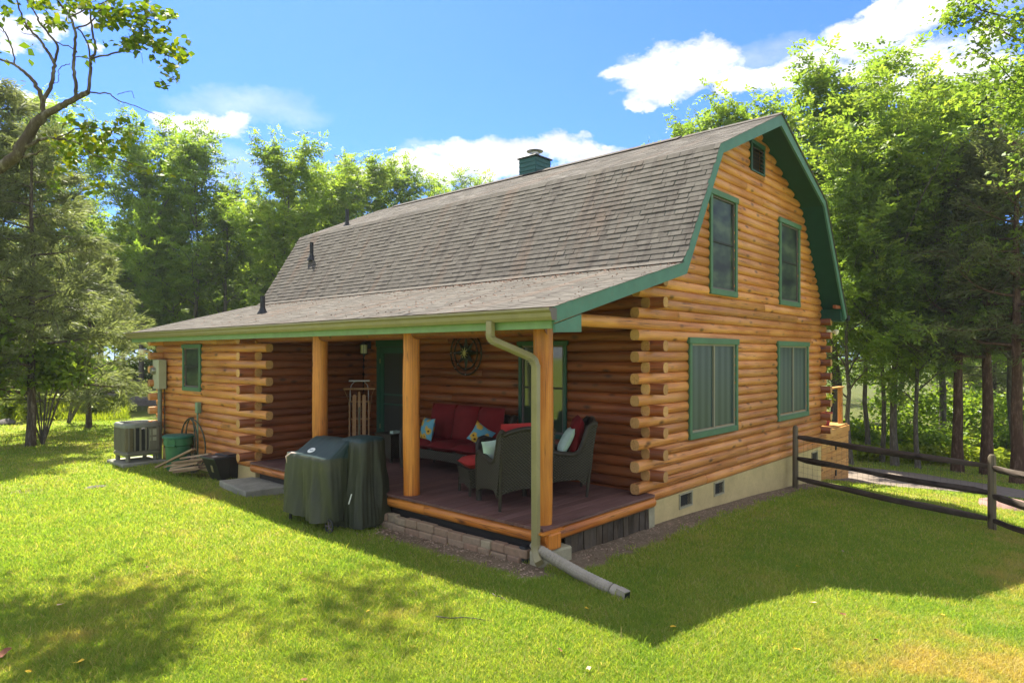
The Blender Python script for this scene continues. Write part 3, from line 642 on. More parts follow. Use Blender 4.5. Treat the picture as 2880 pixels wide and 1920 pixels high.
# ridge cap and the flat flashing band where the porch roof meets the steep roof
mb = MB(); mb.prism([(apex.x-.16, RO-.02, apex.y-.052), (apex.x, RO-.02, apex.y+.035), (apex.x+.16, RO-.02, apex.y-.052), (apex.x, RO-.02, apex.y-.01)], (0, 1.9, 0)); mb.t = [.1]*len(mb.f); P_(mb, 'ridge_cap', 'shingle')
mb = MB(); mb.prism([(apex.x-.2, 1.5, apex.y-.055), (apex.x, 1.5, apex.y+.05), (apex.x+.2, 1.5, apex.y-.055), (apex.x, 1.5, apex.y-.01)], (0, RL-1.5-.9, 0)); mb.t = [0.0]*len(mb.f); P_(mb, 'ridge_vent', 'shingle')
dl = (brkL-lowL).normalized(); pdn = (eaveP-lowL).normalized()
mb = MB(); a = lowL; mb.prism([(a.x+pdn.x*.06, RO, a.y+pdn.y*.06+.018), (a.x+dl.x*.03, RO, a.y+dl.y*.03+.02), (a.x+dl.x*.03-.01, RO, a.y+dl.y*.03+.024), (a.x+pdn.x*.06, RO, a.y+pdn.y*.06+.024)], (0, RL-RO, 0)); mb.t = [.7]*len(mb.f); P_(mb, 'roof_valley', 'shingle')
# vents and chimney
def vent(x, y, z, h, nrm, r=.045):
    mb = MB(); mb.tube([(0, 0, -.08), (0, 0, h)], r, 12); o = mb.build('vent_pipe', 'dark_metal', cabin, smooth='angle'); o.location = (x, y, z+.135)
    mb = MB(); mb.lathe([(r+.07, -.04), (r+.05, .02), (r+.015, .07), (r+.012, .10)], 14, m=0); mb.build('boot', 'dark_metal', o, smooth='angle')
vent(.80, 10.03, 4.31, .42, None); vent(1.75, 9.9, 5.24, .45, None); vent(-1.39, 8.28, 2.78, .36, None, .05)
CHX, CHY = 4.02, 5.45; ch = bpy.data.objects.new('chimney', None); COL.objects.link(ch); ch.parent = cabin; ch.location = (CHX, CHY, 5.9+.135)
mb = MB(); mb.box(-.30, .30, -.27, .27, 0, .92); ch.scale = (.92, .92, .74); mb.build('chimney_box', 'chimney', ch)
for i in range(5): mb = MB(); z0 = .22+i*.14; mb.prism([(-.302, -.29, z0), (-.302, -.276, z0+.137), (-.302, -.271, z0+.137), (-.302, -.271, z0)], (.604, 0, 0)); mb.prism([(-.32, -.272, z0), (-.306, -.272, z0+.137), (-.301, -.272, z0+.137), (-.301, -.272, z0)], (0, .544, 0)); mb.build('siding_board', 'chimney', ch)
mb = MB(); mb.bbox(-.35, .35, -.32, .32, .921, .965, .01); mb.build('chimney_lid', 'dark_metal', ch)
mb = MB(); mb.lathe([(.13, .96), (.13, 1.03), (.10, 1.04), (.10, 1.12)], 16); mb.build('flue', 'dark_metal', ch, smooth='angle')
mb = MB(); mb.lathe([(.12, 1.10), (.12, 1.17), (.21, 1.19), (.22, 1.205), (.05, 1.25)], 20); mb.build('rain_cap', 'steel', ch, smooth='angle')
# ---- porch deck boards, rim logs, skirt
nb = 46; bw = (RY+.08)/nb*1.0
for i in range(nb):
    y0 = -.08+i*bw; jt = random.choice((None, random.uniform(-1.8, -.6)))
    for (xa, xb) in ([(-2.44, -.003)] if jt is None else [(-2.44, jt-.002), (jt+.002, -.003)]):
        mb = MB(); mb.bbox(-(xb-xa)/2, (xb-xa)/2, -(bw-.005)/2, (bw-.005)/2, -.034, 0, .003); o = mb.build('deck_board', 'deck', cabin); o.location = ((xa+xb)/2, y0+bw/2, random.uniform(-.0015, .0005)+.135)
for (ya, yb) in ((-.10, 1.95), (1.956, 4.4), (4.406, RY)):
    mb = MB(); mb.tube([(0, -(yb-ya)/2, 0), (0, (yb-ya)/2, 0)], .078, 12); o = mb.build('rim_log', 'rim_y', cabin, smooth='angle'); o.location = (-2.36, (ya+yb)/2, -.115+.135)
mb = MB(); mb.tube([(-1.06, 0, 0), (1.14, 0, 0)], .075, 12); o = mb.build('rim_log', 'rim_x', cabin, smooth='angle'); o.location = (-1.13, -.02, -.115+.135)
mb = MB(); mb.box(-2.5, -2.12, -.13, .06, -.036-.02, -.035-.0005); mb.bbox(-2.40, -2.18, -.14, .1, -.24, -.058, .02); P_(mb, 'corner_block', 'post')
x = -1.95
while x < -.05:
    w = random.uniform(.10, .17); mb = MB(); mb.box(-w/2+.006, w/2-.006, 0, .022, -.34, .0); o = mb.build('skirt_board', 'skirt_wood', cabin); o.location = (x+w/2, .0, -.155+.135); o.rotation_euler = (random.uniform(-.06, .03), random.uniform(-.05, .05), 0); x += w
mb = MB(); mb.box(-2.3, -.03, .15, RY-.1, -.5, -.20); P_(mb, 'under_deck_shade', 'interior')  # dark block standing in for the shade below the deck
mb = MB(); mb.box(-.06, .09, -.02, .029, -.52, -.137); P_(mb, 'corner_pier', 'block')
# ---- screen door
dr = bpy.data.objects.new('door', None); COL.objects.link(dr); dr.parent = cabin; dr.location = (0, 5.70, .135); dr.rotation_euler = (0, 0, -pi/2)
def dpart(nm, m, *bx, p=dr): mb = MB(); mb.box(*bx); return mb.build(nm, m, p)
dpart('frame', 'green_dark', -.53, -.42, -.03, .06, 0, 2.08); dpart('frame', 'green_dark', .42, .53, -.03, .06, 0, 2.08); dpart('frame', 'green_dark', -.55, .55, -.035, .06, 2.081, 2.26); dpart('threshold', 'log_shaded', -.53, .53, -.10, .05, .0, .10)
for a in ((-.418, -.31, 0.101, 2.07), (.31, .418, .101, 2.07)): dpart('stile', 'green_dark', a[0], a[1], -.02, .02, a[2], a[3])
for a in ((.101, .30), (.93, .96), (1.12, 1.15), (1.95, 2.07)): dpart('rail', 'green_dark', -.309, .309, -.018, .02, a[0], a[1])
dpart('screen', 'ac_dark', -.309, .309, .0, .006, .3, 1.95); dpart('inner_door', 'black', -.41, .41, .03, .05, .1, 2.07)
for z in (.45, 1.75): dpart('hinge', 'gutter', -.43, -.41, -.03, -.0201, z, z+.09)
for s in (-.15, .15): dpart('glazing_bar', 'interior', s-.01, s+.01, .012, .02, 1.16, 1.94)
# ---- downspout
ds = bpy.data.objects.new('downspout', None); COL.objects.link(ds); ds.parent = cabin; ds.location = (0, 0, .135)
def rect_tube(P, w, d, up=(0, 0, 1), rib=None):
    mb = MB(); V = []
    for i, p in enumerate(P):
        p = Vector(p); dd = (Vector(P[min(i+1, len(P)-1)])-Vector(P[max(i-1, 0)])).normalized(); s = Vector((0, 1, 0)); s = (s-dd*s.dot(dd)).normalized() if abs(dd.y) < .9 else Vector((1, 0, 0)); u = s.cross(dd).normalized()
        k = 1+(.06 if rib and i % 2 and rib[0] <= i <= rib[1] else 0)
        c = .2
        for a, b in ((-1, -1+c), (-1+c, -1), (1-c, -1), (1, -1+c), (1, 1-c), (1-c, 1), (-1+c, 1), (-1, 1-c)): V.append(p+s*(a*w/2*k)+u*(b*d/2*k))
    n = 8; mb.quad_mesh(V, [(i*n+j, i*n+(j+1) % n, (i+1)*n+(j+1) % n, (i+1)*n+j) for i in range(len(P)-1) for j in range(n)]+[tuple(range(7, -1, -1)), tuple(range(len(V)-8, len(V)))]); return mb
def lerpP(a, b, n): return [tuple(np.array(a)+(np.array(b)-np.array(a))*i/n) for i in range(n)]
py0 = .42; py1 = -.02; px = -2.50
path = [(-2.765, py0, 2.30), (-2.765, py0, 2.17)] + lerpP((-2.765, py0, 2.12), (-2.745, py0-.03, 2.08), 3) + lerpP((-2.745, py0-.03, 2.08), (-2.53, py1+.05, 1.90), 2) + lerpP((-2.53, py1+.05, 1.90), (px, py1, 1.84), 3) + [(px, py1, 1.80), (px, py1, -.18)]
mb = rect_tube(path, .085, .07); mb.build('elbow_and_pipe', 'gutter', ds, smooth='angle')
for i in range(6):
    for (c0, c1) in (((-2.770, py0+.004, 2.155), (-2.735, py0-.04, 2.05)), ((-2.545, py1+.07, 1.915), (px, py1, 1.81))):
        a = Vector(c0).lerp(Vector(c1), i/5); mb = rect_tube([tuple(a), tuple(a+Vector((0, 0, -.007)))], .094, .079); mb.build('crimp', 'gutter', ds)
mb = rect_tube([(px, py1, -.181), (px-.005, py1-.01, -.24), (px-.03, py1-.05, -.30), (px-.07, py1-.11, -.335)], .088, .075); mb.build('bottom_elbow', 'gutter', ds, smooth='angle')

# ------------------------------------------------------------------ corrugated drain
pa = Vector((-2.60, -.16, -.33)); pe = Vector((-2.62, -1.12, ground_z(-2.62, -1.12)+.055)); 
pa = at(1520, 1548, 7.25); pe = at(1725, 1658, 6.42)
dp = thing('drain_pipe', 'long ribbed grey drain pipe running from the downspout out onto the shaded lawn', 'drain pipe', (pa.x, pa.y, ground_z(pa.x, pa.y)))
def child(mb, name, m, par, **k):
    o = mb.build(name, m, par, **k); o.location = -Vector(par.location); return o
N = 48; P = []; R = []
for i in range(N):
    t = i/(N-1); p = pa.lerp(pe, t) + Vector((0, 0, -.025*sin(pi*t))) + RV*(.012*sin(4*t)); P.append(p); R.append(.056 + (.009 if i % 2 else -.014))
mb = MB(); mb.tube(P, R, 14); child(mb, 'corrugated_hose', 'pipe_grey', dp)
d = (pe-pa).normalized()
mb = MB(); mb.tube([pa-d*.13+Vector((0, 0, .03)), pa-d*.06, pa+d*.01], [.045, .056, .062], 12); child(mb, 'inlet_adapter', 'pipe_grey', dp, smooth='angle')
mb = MB(); q = pe; mb.tube([q, q+d*.05, q+d*.07], [.062, .062, .058], 14); child(mb, 'outlet_collar', 'pipe_grey', dp, smooth='angle')
sd = Vector((d.y, -d.x, 0)).normalized(); 
def obx(mb, c, ax, ay, az, hx, hy, hz, m=0):
    V = [c+ax*(i*hx)+ay*(j*hy)+az*(k*hz) for k in (-1, 1) for j in (-1, 1) for i in (-1, 1)]; mb.quad_mesh(V, [(0,2,3,1),(4,5,7,6),(0,1,5,4),(1,3,7,5),(3,2,6,7),(2,0,4,6)], m)
az = Vector((0, 0, 1))
mb = MB(); obx(mb, q+d*.12, d, sd, sd.cross(d), .055, .04, .055); child(mb, 'outlet', 'pipe_grey', dp)
mb = MB(); obx(mb, q+d*.177, d, sd, sd.cross(d), .003, .034, .047); child(mb, 'opening', 'black', dp)
p2 = at(1475, 1560, 7.45); g2 = ground_z(p2.x, p2.y)
mb = MB(); mb.tube([(p2.x, p2.y, g2-.02+i*.012) for i in range(16)], [.058+(.005 if i % 2 else -.004) for i in range(16)], 14); tag(mb.build('pipe_stub', 'pipe_dark', smooth=True), 'short upright stub of dark ribbed pipe between the stones and the downspout foot', 'pipe')
# concrete block under the corner
mb = MB(); mb.bbox(-.26, .24, -.10, .10, 0, .20, .02); o = mb.build('concrete_block', 'block'); c = at(1560, 1540, 7.62); o.location = (-2.22, -.02, -.46); o.rotation_euler = (0, 0, radians(-8)); tag(o, 'pale concrete block carrying the corner post of the porch', 'concrete block')
# ------------------------------------------------------------------ edging of bricks along the deck
ed = thing('stone_edging', 'low course of worn tan and red bricks under the porch deck edge', 'brick edging', (-2.45, 1.6, -.42))
def brick(x, y, z, L, H, D=.10):
    mb = MB(); j = lambda: random.uniform(-.006, .006); mb.bbox(-D/2+j(), D/2+j(), -L/2+.004, L/2-.004, 0, H-.004, .012)
    o = mb.build('brick', 'brick', ed); o.location = (x+2.45+j()*2, y-1.6, z+.42); o.rotation_euler = (0, 0, random.uniform(-.04, .04))
y = .2
while y < 3.3:
    L = random.uniform(.18, .30); brick(-2.47, y+L/2, -.46, L, .10+random.uniform(-.01, .01)); y += L
y = .12
while y < 2.9:
    L = random.uniform(.16, .34); brick(-2.45, y+L/2, -.362, L, .10+random.uniform(-.01, .012)); y += L
def rock(loc, s, label, m='rock', seed=0, name='rock', cat='rock', group=None):
    import mathutils.noise as mn
    mb = MB(); n = 14; V = []
    for i in range(9):
        ph = -pi/2+pi*i/8
        for k in range(n):
            a = 2*pi*k/n; d = Vector((cos(ph)*cos(a), cos(ph)*sin(a), sin(ph))); r = 1+.35*mn.noise(d*1.3+Vector((seed, 0, 0)))+.12*mn.noise(d*4+Vector((0, seed, 0))); V.append((d.x*r*s[0], d.y*r*s[1], d.z*r*s[2]))
    mb.quad_mesh(V, [(i*n+k, i*n+(k+1) % n, (i+1)*n+(k+1) % n, (i+1)*n+k) for i in range(8) for k in range(n)]); o = mb.build(name, m, smooth='angle'); o.location = loc; return tag(o, label, cat, group)
for i, (u, v, s, lb) in enumerate([(1400, 1543, .055, 'white rounded stone, largest of those by the brick edging'), (1427, 1549, .04, 'small brown stone just right of the white stone by the bricks'), (1440, 1566, .04, 'pale stone lying closest to the dark pipe stub'), (1362, 1530, .03, 'little stone left of the white stone at the brick edging')]):
    p = at(u, v, 7.95-.1*(v-1540)/15); z = ground_z(p.x, p.y); t = (z-CZ)/(p.z-CZ); p = Vector((CX, CY, CZ))+(p-Vector((CX, CY, CZ)))*t; rock(p+Vector((0, 0, .012)), (s*1.3, s, s*.7), lb, 'block' if i != 1 else 'rock', i*3.3, 'stone', 'stone')
# ------------------------------------------------------------------ furniture
def cushion(name, m, par, c, s, rot=(0, 0, 0), puff=.35, pinch=.0):
    mb = MB(); n = 9; V = []; X, Y, Z = s
    for sgn in (1, -1):
        for j in range(n):
            for i in range(n):
                u = -1+2*i/(n-1); v = -1+2*j/(n-1); e = (1-abs(u)**4)*(1-abs(v)**4); h = (1-puff)*(0 if (abs(u) > .99 or abs(v) > .99) else 1)+puff*e
                px_ = 1-pinch*(1-abs(v)**2)*abs(u)**6; py_ = 1-pinch*(1-abs(u)**2)*abs(v)**6
                V.append((u*X*px_, v*Y*py_, sgn*Z*max(h, .0)*(e**.3 if e > 0 else 0)))
    F = [(j*n+i, j*n+i+1, (j+1)*n+i+1, (j+1)*n+i) for j in range(n-1) for i in range(n-1)]; b = n*n; F += [(b+j*n+i, b+(j+1)*n+i, b+(j+1)*n+i+1, b+j*n+i+1) for j in range(n-1) for i in range(n-1)]
    mb.quad_mesh(V, F); o = mb.build(name, m, par, smooth=True); o.location = c; o.rotation_euler = rot; return o
def wicker_seat(name, label, cat, loc, rz, w, nseat, hgt=.98, depth=.80, cushm='red_cushion', group=None):
    """x: width, -y: front.  curved skirt, sloping arms, raked back"""
    t = thing(name, label, cat, loc, rz, group); W2 = w/2; D2 = depth/2
    def side_prof():  # (y, z) outline of the side panel, front is -y
        return [(-D2+.04, .12), (-D2+.02, .56), (-D2+.06, .64), (-D2+.14, .655), (-.02, .585), (D2-.22, .57), (D2-.13, .62), (D2-.08, .74), (D2-.02, hgt-.06), (D2+.05, hgt), (D2+.10, hgt-.02), (D2+.04, .6), (D2-.06, .16), (D2-.16, .24), (0, .22), (-D2+.2, .19)]
    for s in (-1, 1):
        mb = MB(); x = s*(W2-.05); mb.prism([(x-.028, y, z) for y, z in side_prof()], (.056, 0, 0)); mb.build('side_panel', 'wicker', t)
        mb = MB(); pr = side_prof()[1:11]; mb.tube([(s*(W2-.05), y, z) for y, z in [(-D2+.03, .0)]+pr], [.03]+[.04]*len(pr), 10); mb.build('arm_rail', 'wicker_trim', t, smooth='angle')
        mb = MB(); mb.tube([(s*(W2-.06), D2+.06, hgt-.02), (s*(W2-.05), D2+.02, .55), (s*(W2-.06), D2-.04, .0)], [.022, .024, .02], 8); mb.build('leg', 'wicker_trim', t, smooth='angle')
        mb = MB(); mb.tube([(s*(W2-.06), -D2+.05, .25), (s*(W2-.06), -D2+.04, .0)], .034, 8); mb.build('leg', 'wicker_trim', t, smooth='angle')
    mb = MB(); n = 12
    V = []
    for i in range(n+1):
        x = -W2+.07+(w-.14)*i/n; b = .17+.05*sin(pi*i/n); V += [(x, -D2+.05, b), (x, -D2+.05, .36), (x, -D2+.08, .36), (x, -D2+.08, b)]
    mb.quad_mesh(V, [(i*4+j, i*4+(j+1) % 4, (i+1)*4+(j+1) % 4, (i+1)*4+j) for i in range(n) for j in range(4)]); mb.build('skirt', 'wicker', t)
    mb = MB(); V = []
    for i in range(n+1):
        u = i/n; x = -W2+.07+(w-.14)*u; top = hgt-.05+.07*sin(pi*u)**.7; b = .20+.05*sin(pi*u)
        for (y, z) in ((D2-.03, b), (D2+.02, .55), (D2+.09, top), (D2+.05, top), (D2-.04, .55), (D2-.08, b)): V.append((x, y, z))
    mb.quad_mesh(V, [(i*6+j, i*6+(j+1) % 6, (i+1)*6+(j+1) % 6, (i+1)*6+j) for i in range(n) for j in range(6)]); mb.build('back_panel', 'wicker', t)
    mb = MB(); mb.tube([(-W2+.05+(w-.1)*i/n, D2+.08, hgt-.04+.075*sin(pi*i/n)**.7) for i in range(n+1)], .03, 8); mb.build('top_rail', 'wicker_trim', t, smooth=True)
    mb = MB(); mb.box(-W2+.08, W2-.08, -D2+.09, D2-.09, .30, .35); mb.build('seat_base', 'wicker_trim', t)
    cw = (w-.20)/nseat
    for i in range(nseat):
        x = -W2+.10+cw*(i+.5); cushion('seat_cushion', cushm, t, (x, -.06, .425), (cw/2-.004, .33, .085), (0, 0, 0), .25)
        cushion('back_cushion', cushm, t, (x, D2-.16, .76), (cw/2-.004, .31, .09), (radians(80), 0, 0), .3)
    return t
sofa = wicker_seat('wicker_sofa', 'three seat dark wicker sofa with dark red cushions against the log wall', 'sofa', (-.60, 3.32, 0), -pi/2, 1.95, 3, .92, .80)
ch1 = wicker_seat('wicker_armchair', 'dark wicker armchair with its back to the lawn behind the corner post and downspout', 'armchair', (-1.72, 1.02, 0), radians(180-24), .78, 1, .98, .78, 'red_bright', 'wicker armchairs on the porch')
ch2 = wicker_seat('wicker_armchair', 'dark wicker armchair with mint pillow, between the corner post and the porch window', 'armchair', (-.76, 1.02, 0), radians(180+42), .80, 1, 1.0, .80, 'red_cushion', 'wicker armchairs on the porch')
ot = thing('wicker_ottoman', 'small dark wicker ottoman with a red cushion in front of the nearer armchair', 'ottoman', (-1.50, 1.82, 0), radians(-24))
mb = MB(); V = []
for z, k in ((.10, .95), (.22, .9), (.36, 1.0)):
    for a, b in ((-1, -1), (0, -1.0), (1, -1), (1, 0), (1, 1), (0, 1), (-1, 1), (-1, 0)):
        V.append((a*.27*k, b*.24*k, z+(.05 if z < .15 and (a == 0 or b == 0) else 0)))
mb.quad_mesh(V, [(l*8+i, l*8+(i+1) % 8, l*8+8+(i+1) % 8, l*8+8+i) for l in range(2) for i in range(8)]+[tuple(range(16, 24))]); mb.build('body', 'wicker', ot)
for a in (-1, 1):
    for b in (-1, 1): mb = MB(); mb.tube([(a*.24, b*.21, .2), (a*.24, b*.21, 0)], .02, 8); mb.build('leg', 'wicker_trim', ot)
cushion('cushion', 'red_bright', ot, (0, 0, .43), (.28, .25, .085), puff=.4)
st = thing('side_table', 'low dark wicker side table left of the sofa beside the screen door', 'side table', (-.60, 4.93, 0), 0)
mb = MB(); mb.box(-.24, .24, -.22, .22, .08, .47); mb.build('body', 'wicker', st); mb = MB(); mb.bbox(-.26, .26, -.24, .24, .471, .51, .01); mb.build('table_top', 'wicker_trim', st)
for a in (-1, 1):
    for b in (-1, 1): mb = MB(); mb.box(a*.21-.02, a*.21+.02, b*.19-.02, b*.19+.02, 0, .079); mb.build('leg', 'wicker_trim', st)
mb = MB(); mb.bbox(-.08, .08, -.05, .05, 0, .045, .008); o = mb.build('small_box', 'mint'); o.location = (-.68, 4.80, .512); tag(o, 'small pale blue box on the wicker side table', 'box')
def pillow(m, loc, rot, s, label, name='throw_pillow'):
    o = cushion(name, m, None, loc, (s, s, .07), rot, .75, .12); return tag(o, label, 'pillow', 'throw pillows on the porch seats')
pillow('sunflower', (-.74, 3.84, .66), (radians(78), 0, radians(-90-12)), .20, 'square blue pillow printed with yellow sunflowers at the left end of the sofa')
pillow('sunflower', (-.74, 2.56, .66), (radians(62), radians(35), radians(-90+50)), .18, 'blue patterned pillow leaning against the right arm of the sofa')
pillow('mint', (-1.83, 1.22, .66), (radians(70), radians(10), radians(180-24)), .20, 'pale mint pillow showing past the arm of the nearer wicker armchair')
pillow('mint', (-.78, .87, .73), (radians(62), radians(0), radians(222)), .22, 'pale mint pillow leaning on the back of the farther armchair')
# sled
sld = thing('wooden_sled', 'old wooden runner sled standing upright against the log wall beside the door', 'sled', (-.40, 6.30, .0), 0)
sld.rotation_euler = (radians(-5), 0, radians(-37)); sld.scale = (.94, .94, .93)
for x in (-.10, 0, .10):
    mb = MB(); w = .038 if x else .028; top = 1.22 if x else 1.28; mb.prism([(x-w, 0, .1), (x+w, 0, .1), (x+w, 0, top-.03), (x+w*.4, 0, top), (x-w*.4, 0, top), (x-w, 0, top-.03)], (0, .014, 0)); o = mb.build('slat', 'sled_wood', sld)
mb = MB(); mb.box(-.012, .012, -.004, -.0005, .3, .95); mb.build('stripe', 'green_dark', sld)
for s in (-1, 1):
    mb = MB(); mb.box(s*.20-.012, s*.20+.012, -.02, .0, .12, 1.08); mb.build('side_rail', 'sled_wood', sld)
    mb = MB(); mb.tube([(s*.19, .07, .05), (s*.19, .07, 1.3), (s*.17, .08, 1.42), (s*.10, .06, 1.5), (0, .05, 1.51)], .009, 6); mb.build('runner', 'steel', sld, smooth=True)
    mb = MB(); mb.tube([(s*.31, -.01, 1.33), (s*.26, -.02, 1.2), (s*.22, -.03, .8 if s > 0 else 1.1)], .005, 5); mb.build('rope', 'sled_wood', sld)
for z in (.3, .68, 1.05): mb = MB(); mb.box(-.20, .20, .0145, .03, z, z+.03); mb.build('cross_bar', 'sled_wood', sld)
mb = MB(); mb.bbox(-.33, .33, -.025, .005, 1.32, 1.36, .008); mb.build('steering_bar', 'sled_wood', sld)
mb = MB(); mb.bbox(-.22, .22, .02, .05, 1.50, 1.53, .008); mb.build('bumper', 'steel', sld)
# lantern
ln = thing('wall_lantern', 'black wall lantern with pale glass left of the screen door', 'lantern', (-.02, 6.50, 2.02))
mb = MB(); mb.box(-.05, .02, -.05, .05, .02, .18); mb.build('back_plate', 'dark_metal', ln)
mb = MB(); mb.lathe([(.03, .16), (.085, .12), (.09, .105), (.07, .10)], 12, (-.12, 0, 0)); mb.build('hood', 'dark_metal', ln)
mb = MB(); mb.lathe([(.05, -.08), (.068, -.06), (.068, .10), (.05, .1)], 12, (-.12, 0, 0)); mb.build('glass', 'lantern_glass', ln, smooth='angle')
mb = MB(); mb.lathe([(.012, -.15), (.02, -.13), (.03, -.10), (.072, -.085), (.072, -.07)], 12, (-.12, 0, 0)); mb.tube([(-.02, 0, .13), (-.12, 0, .17)], .012, 6)
for k in range(4): a = pi/4+k*pi/2; mb.tube([(-.12+.07*cos(a), .07*sin(a), -.08), (-.12+.07*cos(a), .07*sin(a), .11)], .006, 4)
mb.build('cage', 'dark_metal', ln)
# compass wall art (faces -x)
cp = thing('wall_compass', 'round bronze metal compass star hanging on the porch log wall above the sofa', 'wall ornament', (-.04, 3.63, 1.955))
for r in (.385, .285):
    mb = MB(); mb.tube([(0, r*cos(2*pi*i/40), r*sin(2*pi*i/40)) for i in range(41)], .015, 6, cap=False); mb.build('ring', 'bronze', cp, smooth=True)
for i in range(8):
    a = 2*pi*i/8; L = .35 if i % 2 == 0 else .27; w = .055; d = Vector((0, cos(a), sin(a))); s = Vector((0, -sin(a), cos(a)))
    mb = MB(); mb.quad_mesh([Vector((.0, 0, 0)), d*.09+s*w, d*L, d*.09-s*w, d*.09+Vector((-.03, 0, 0))], [(0, 1, 4), (1, 2, 4), (2, 3, 4), (3, 0, 4), (0, 3, 2, 1)]); mb.build('star_point', 'dark_metal', cp)
    mb = MB(); mb.tube([d*.27, d*.375], .006, 5); q = d*.325; mb.build('spoke', 'bronze', cp)
    for rr in (.275, .375): mb = MB(); mb.lathe([(.002, -.014), (.013, 0), (.002, .014)], 8, tuple(d*rr+Vector((-.012, 0, 0)))); mb.build('rivet', 'steel', cp)
for i in range(9):
    a = 2*pi*i/9+.3; d = Vector((0, cos(a), sin(a))); mb = MB(); mb.tube([Vector((-.04, 0, 0)), d*.10+Vector((-.04, 0, 0))], [.010, .004], 5); mb.build('gold_ray', 'gold', cp)
# ------------------------------------------------------------------ covered grill and smoker
import mathutils.noise as mn
def drape(name, par, levels, m, fold=.02, seed=0, nu=120, pw=4.5, mats=None, top_m=1):
    """levels: list of (z, cx, cy, hx, hy) from hem to top; superellipse rings with folds deeper near the hem"""
    V = []; nl = len(levels)
    for li, (z, cx, cy, hx, hy, fa) in enumerate(levels):
        for k in range(nu):
            a = 2*pi*k/nu; c, s = cos(a), sin(a); r = (abs(c)**pw+abs(s)**pw)**(-1/pw)
            f = fa*(mn.noise(Vector((cos(a)*3.2+seed+z*.6, sin(a)*3.2-z*.5, z*.5)))*1.5 + .9*mn.noise(Vector((cos(a)*7+seed+z*1.1, sin(a)*7, z*.9))) + .45*mn.noise(Vector((cos(a)*15+seed-z*1.6, sin(a)*15, z*1.5))))
            V.append((cx+c*r*hx+c*f, cy+s*r*hy+s*f, z+(.03*mn.noise(Vector((c*2+seed, s*2, 4))) if li == 0 else .012*mn.noise(Vector((c*3+seed, s*3, z*9)))*(1 if li < nl-1 else .5))))
    F = [(l*nu+k, l*nu+(k+1) % nu, (l+1)*nu+(k+1) % nu, (l+1)*nu+k) for l in range(nl-1) for k in range(nu)]
    mb = MB(); mb.quad_mesh(V, F); 
    c = len(mb.v); top = levels[-1]; mb.v.append((top[1], top[2], top[0]+.01)); mb.f += [((nl-1)*nu+k, (nl-1)*nu+(k+1) % nu, c) for k in range(nu)]; mb.mi += [0]*nu
    for i, f in enumerate(mb.f):
        if i//nu >= nl-1-top_m: mb.mi[i] = 1
    return mb.build(name, [m, 'cover_top'], par, smooth=True)
GZ = -.43
gr = thing('covered_grill', 'wide grill under a dusty green cover with white oval badge, beside the porch', 'grill', (-3.0, 3.50, GZ))
L = []
def lv(z, x0, x1, y0, y1, fa): return (z, (x0+x1)/2, (y0+y1)/2, (x1-x0)/2, (y1-y0)/2, fa)
L = [lv(.13, -.30, .30, -.58, .60, .07), lv(.28, -.29, .29, -.57, .58, .065), lv(.45, -.28, .28, -.57, .57, .055), lv(.62, -.275, .28, -.57, .56, .04), lv(.78, -.27, .28, -.56, .56, .025), lv(.90, -.265, .28, -.56, .55, .012), lv(.965, -.26, .28, -.56, .55, .008), lv(.985, -.23, .28, -.555, .37, .006), lv(1.05, -.13, .27, -.55, .34, .01), lv(1.13, -.02, .265, -.55, .32, .012), lv(1.18, .06, .26, -.54, .30, .01), lv(1.19, .12, .22, -.3, .1, .0)]
drape('cover', gr, L, 'grill_cover', seed=2.3, pw=7, top_m=5)
# badge on the sloping hood front: white oval with a small grey script line
def badge():
    c = Vector((-3.165, 3.46, GZ+1.035)); n = Vector((-.545, 0, .84)).normalized(); e1 = Vector((0, -1, 0)); e2 = n.cross(e1)
    mb = MB(); pts = [c+e1*(.072*cos(2*pi*i/24))+e2*(.052*sin(2*pi*i/24)) for i in range(24)]; mb.prism([p-Vector(gr.location) for p in pts], n*.004); mb.build('badge', 'white_print', gr)
    mb = MB(); pts = [c+n*.005+e1*(-.045+.09*i/16)+e2*(.010*sin(i*1.9)) for i in range(17)]; mb.tube([p-Vector(gr.location) for p in pts], .0028, 4); mb.build('badge_lettering', 'grey_print', gr)
for (z, y0, y1) in ((.965, .25, .54),): mb = MB(); mb.tube([(-.27, y1-.12, z-.16), (-.275, y1-.10, z-.05), (-.25, y1-.2, z+.005), (-.235, y0-.1, z+.012)], [.008, .014, .016, .006], 6); mb.build('worn_edge', 'pinkish', gr, smooth=True)
def wheel(par, x, y, r=.075):
    for sx in (x,):
        mb = MB(); mb.tube([(sx, y+r*cos(2*pi*i/24), r+r*sin(2*pi*i/24)) for i in range(25)], .012, 6, cap=False); wo = mb.build('wheel', 'ac_dark', par, smooth=True)
        mb = MB()
        for i in range(5): a = 2*pi*i/5; mb.tube([(sx, y, r), (sx, y+r*cos(a), r+r*sin(a))], .009, 5)
        mb.lathe([(.015, -.01), (.018, 0), (.015, .01)], 8, (sx, y, r)); mb.build('spoke', 'gutter_edge', wo)
wheel(gr, -.22, -.56, .085); wheel(gr, .20, -.50, .085)
for (x, y) in ((-.22, .42), (.2, .42)):
    mb = MB(); mb.tube([(x, y, 0), (x, y, .2)], .022, 8); mb.build('caster', 'ac_dark', gr)
smk = thing('covered_smoker', 'tall narrow smoker under a dark green cover at the right end of the wide grill', 'smoker', (-2.68, 2.98, GZ), radians(8))
L = [lv(.03, -.31, .32, -.30, .46, .06), lv(.15, -.31, .32, -.31, .50, .06), lv(.35, -.30, .31, -.30, .45, .065), lv(.6, -.28, .30, -.28, .36, .06), lv(.85, -.25, .28, -.26, .28, .045), lv(1.05, -.235, .27, -.25, .235, .02), lv(1.17, -.23, .26, -.245, .23, .01), lv(1.205, -.20, .24, -.22, .20, .008), lv(1.225, -.1, .15, -.12, .12, .0)]
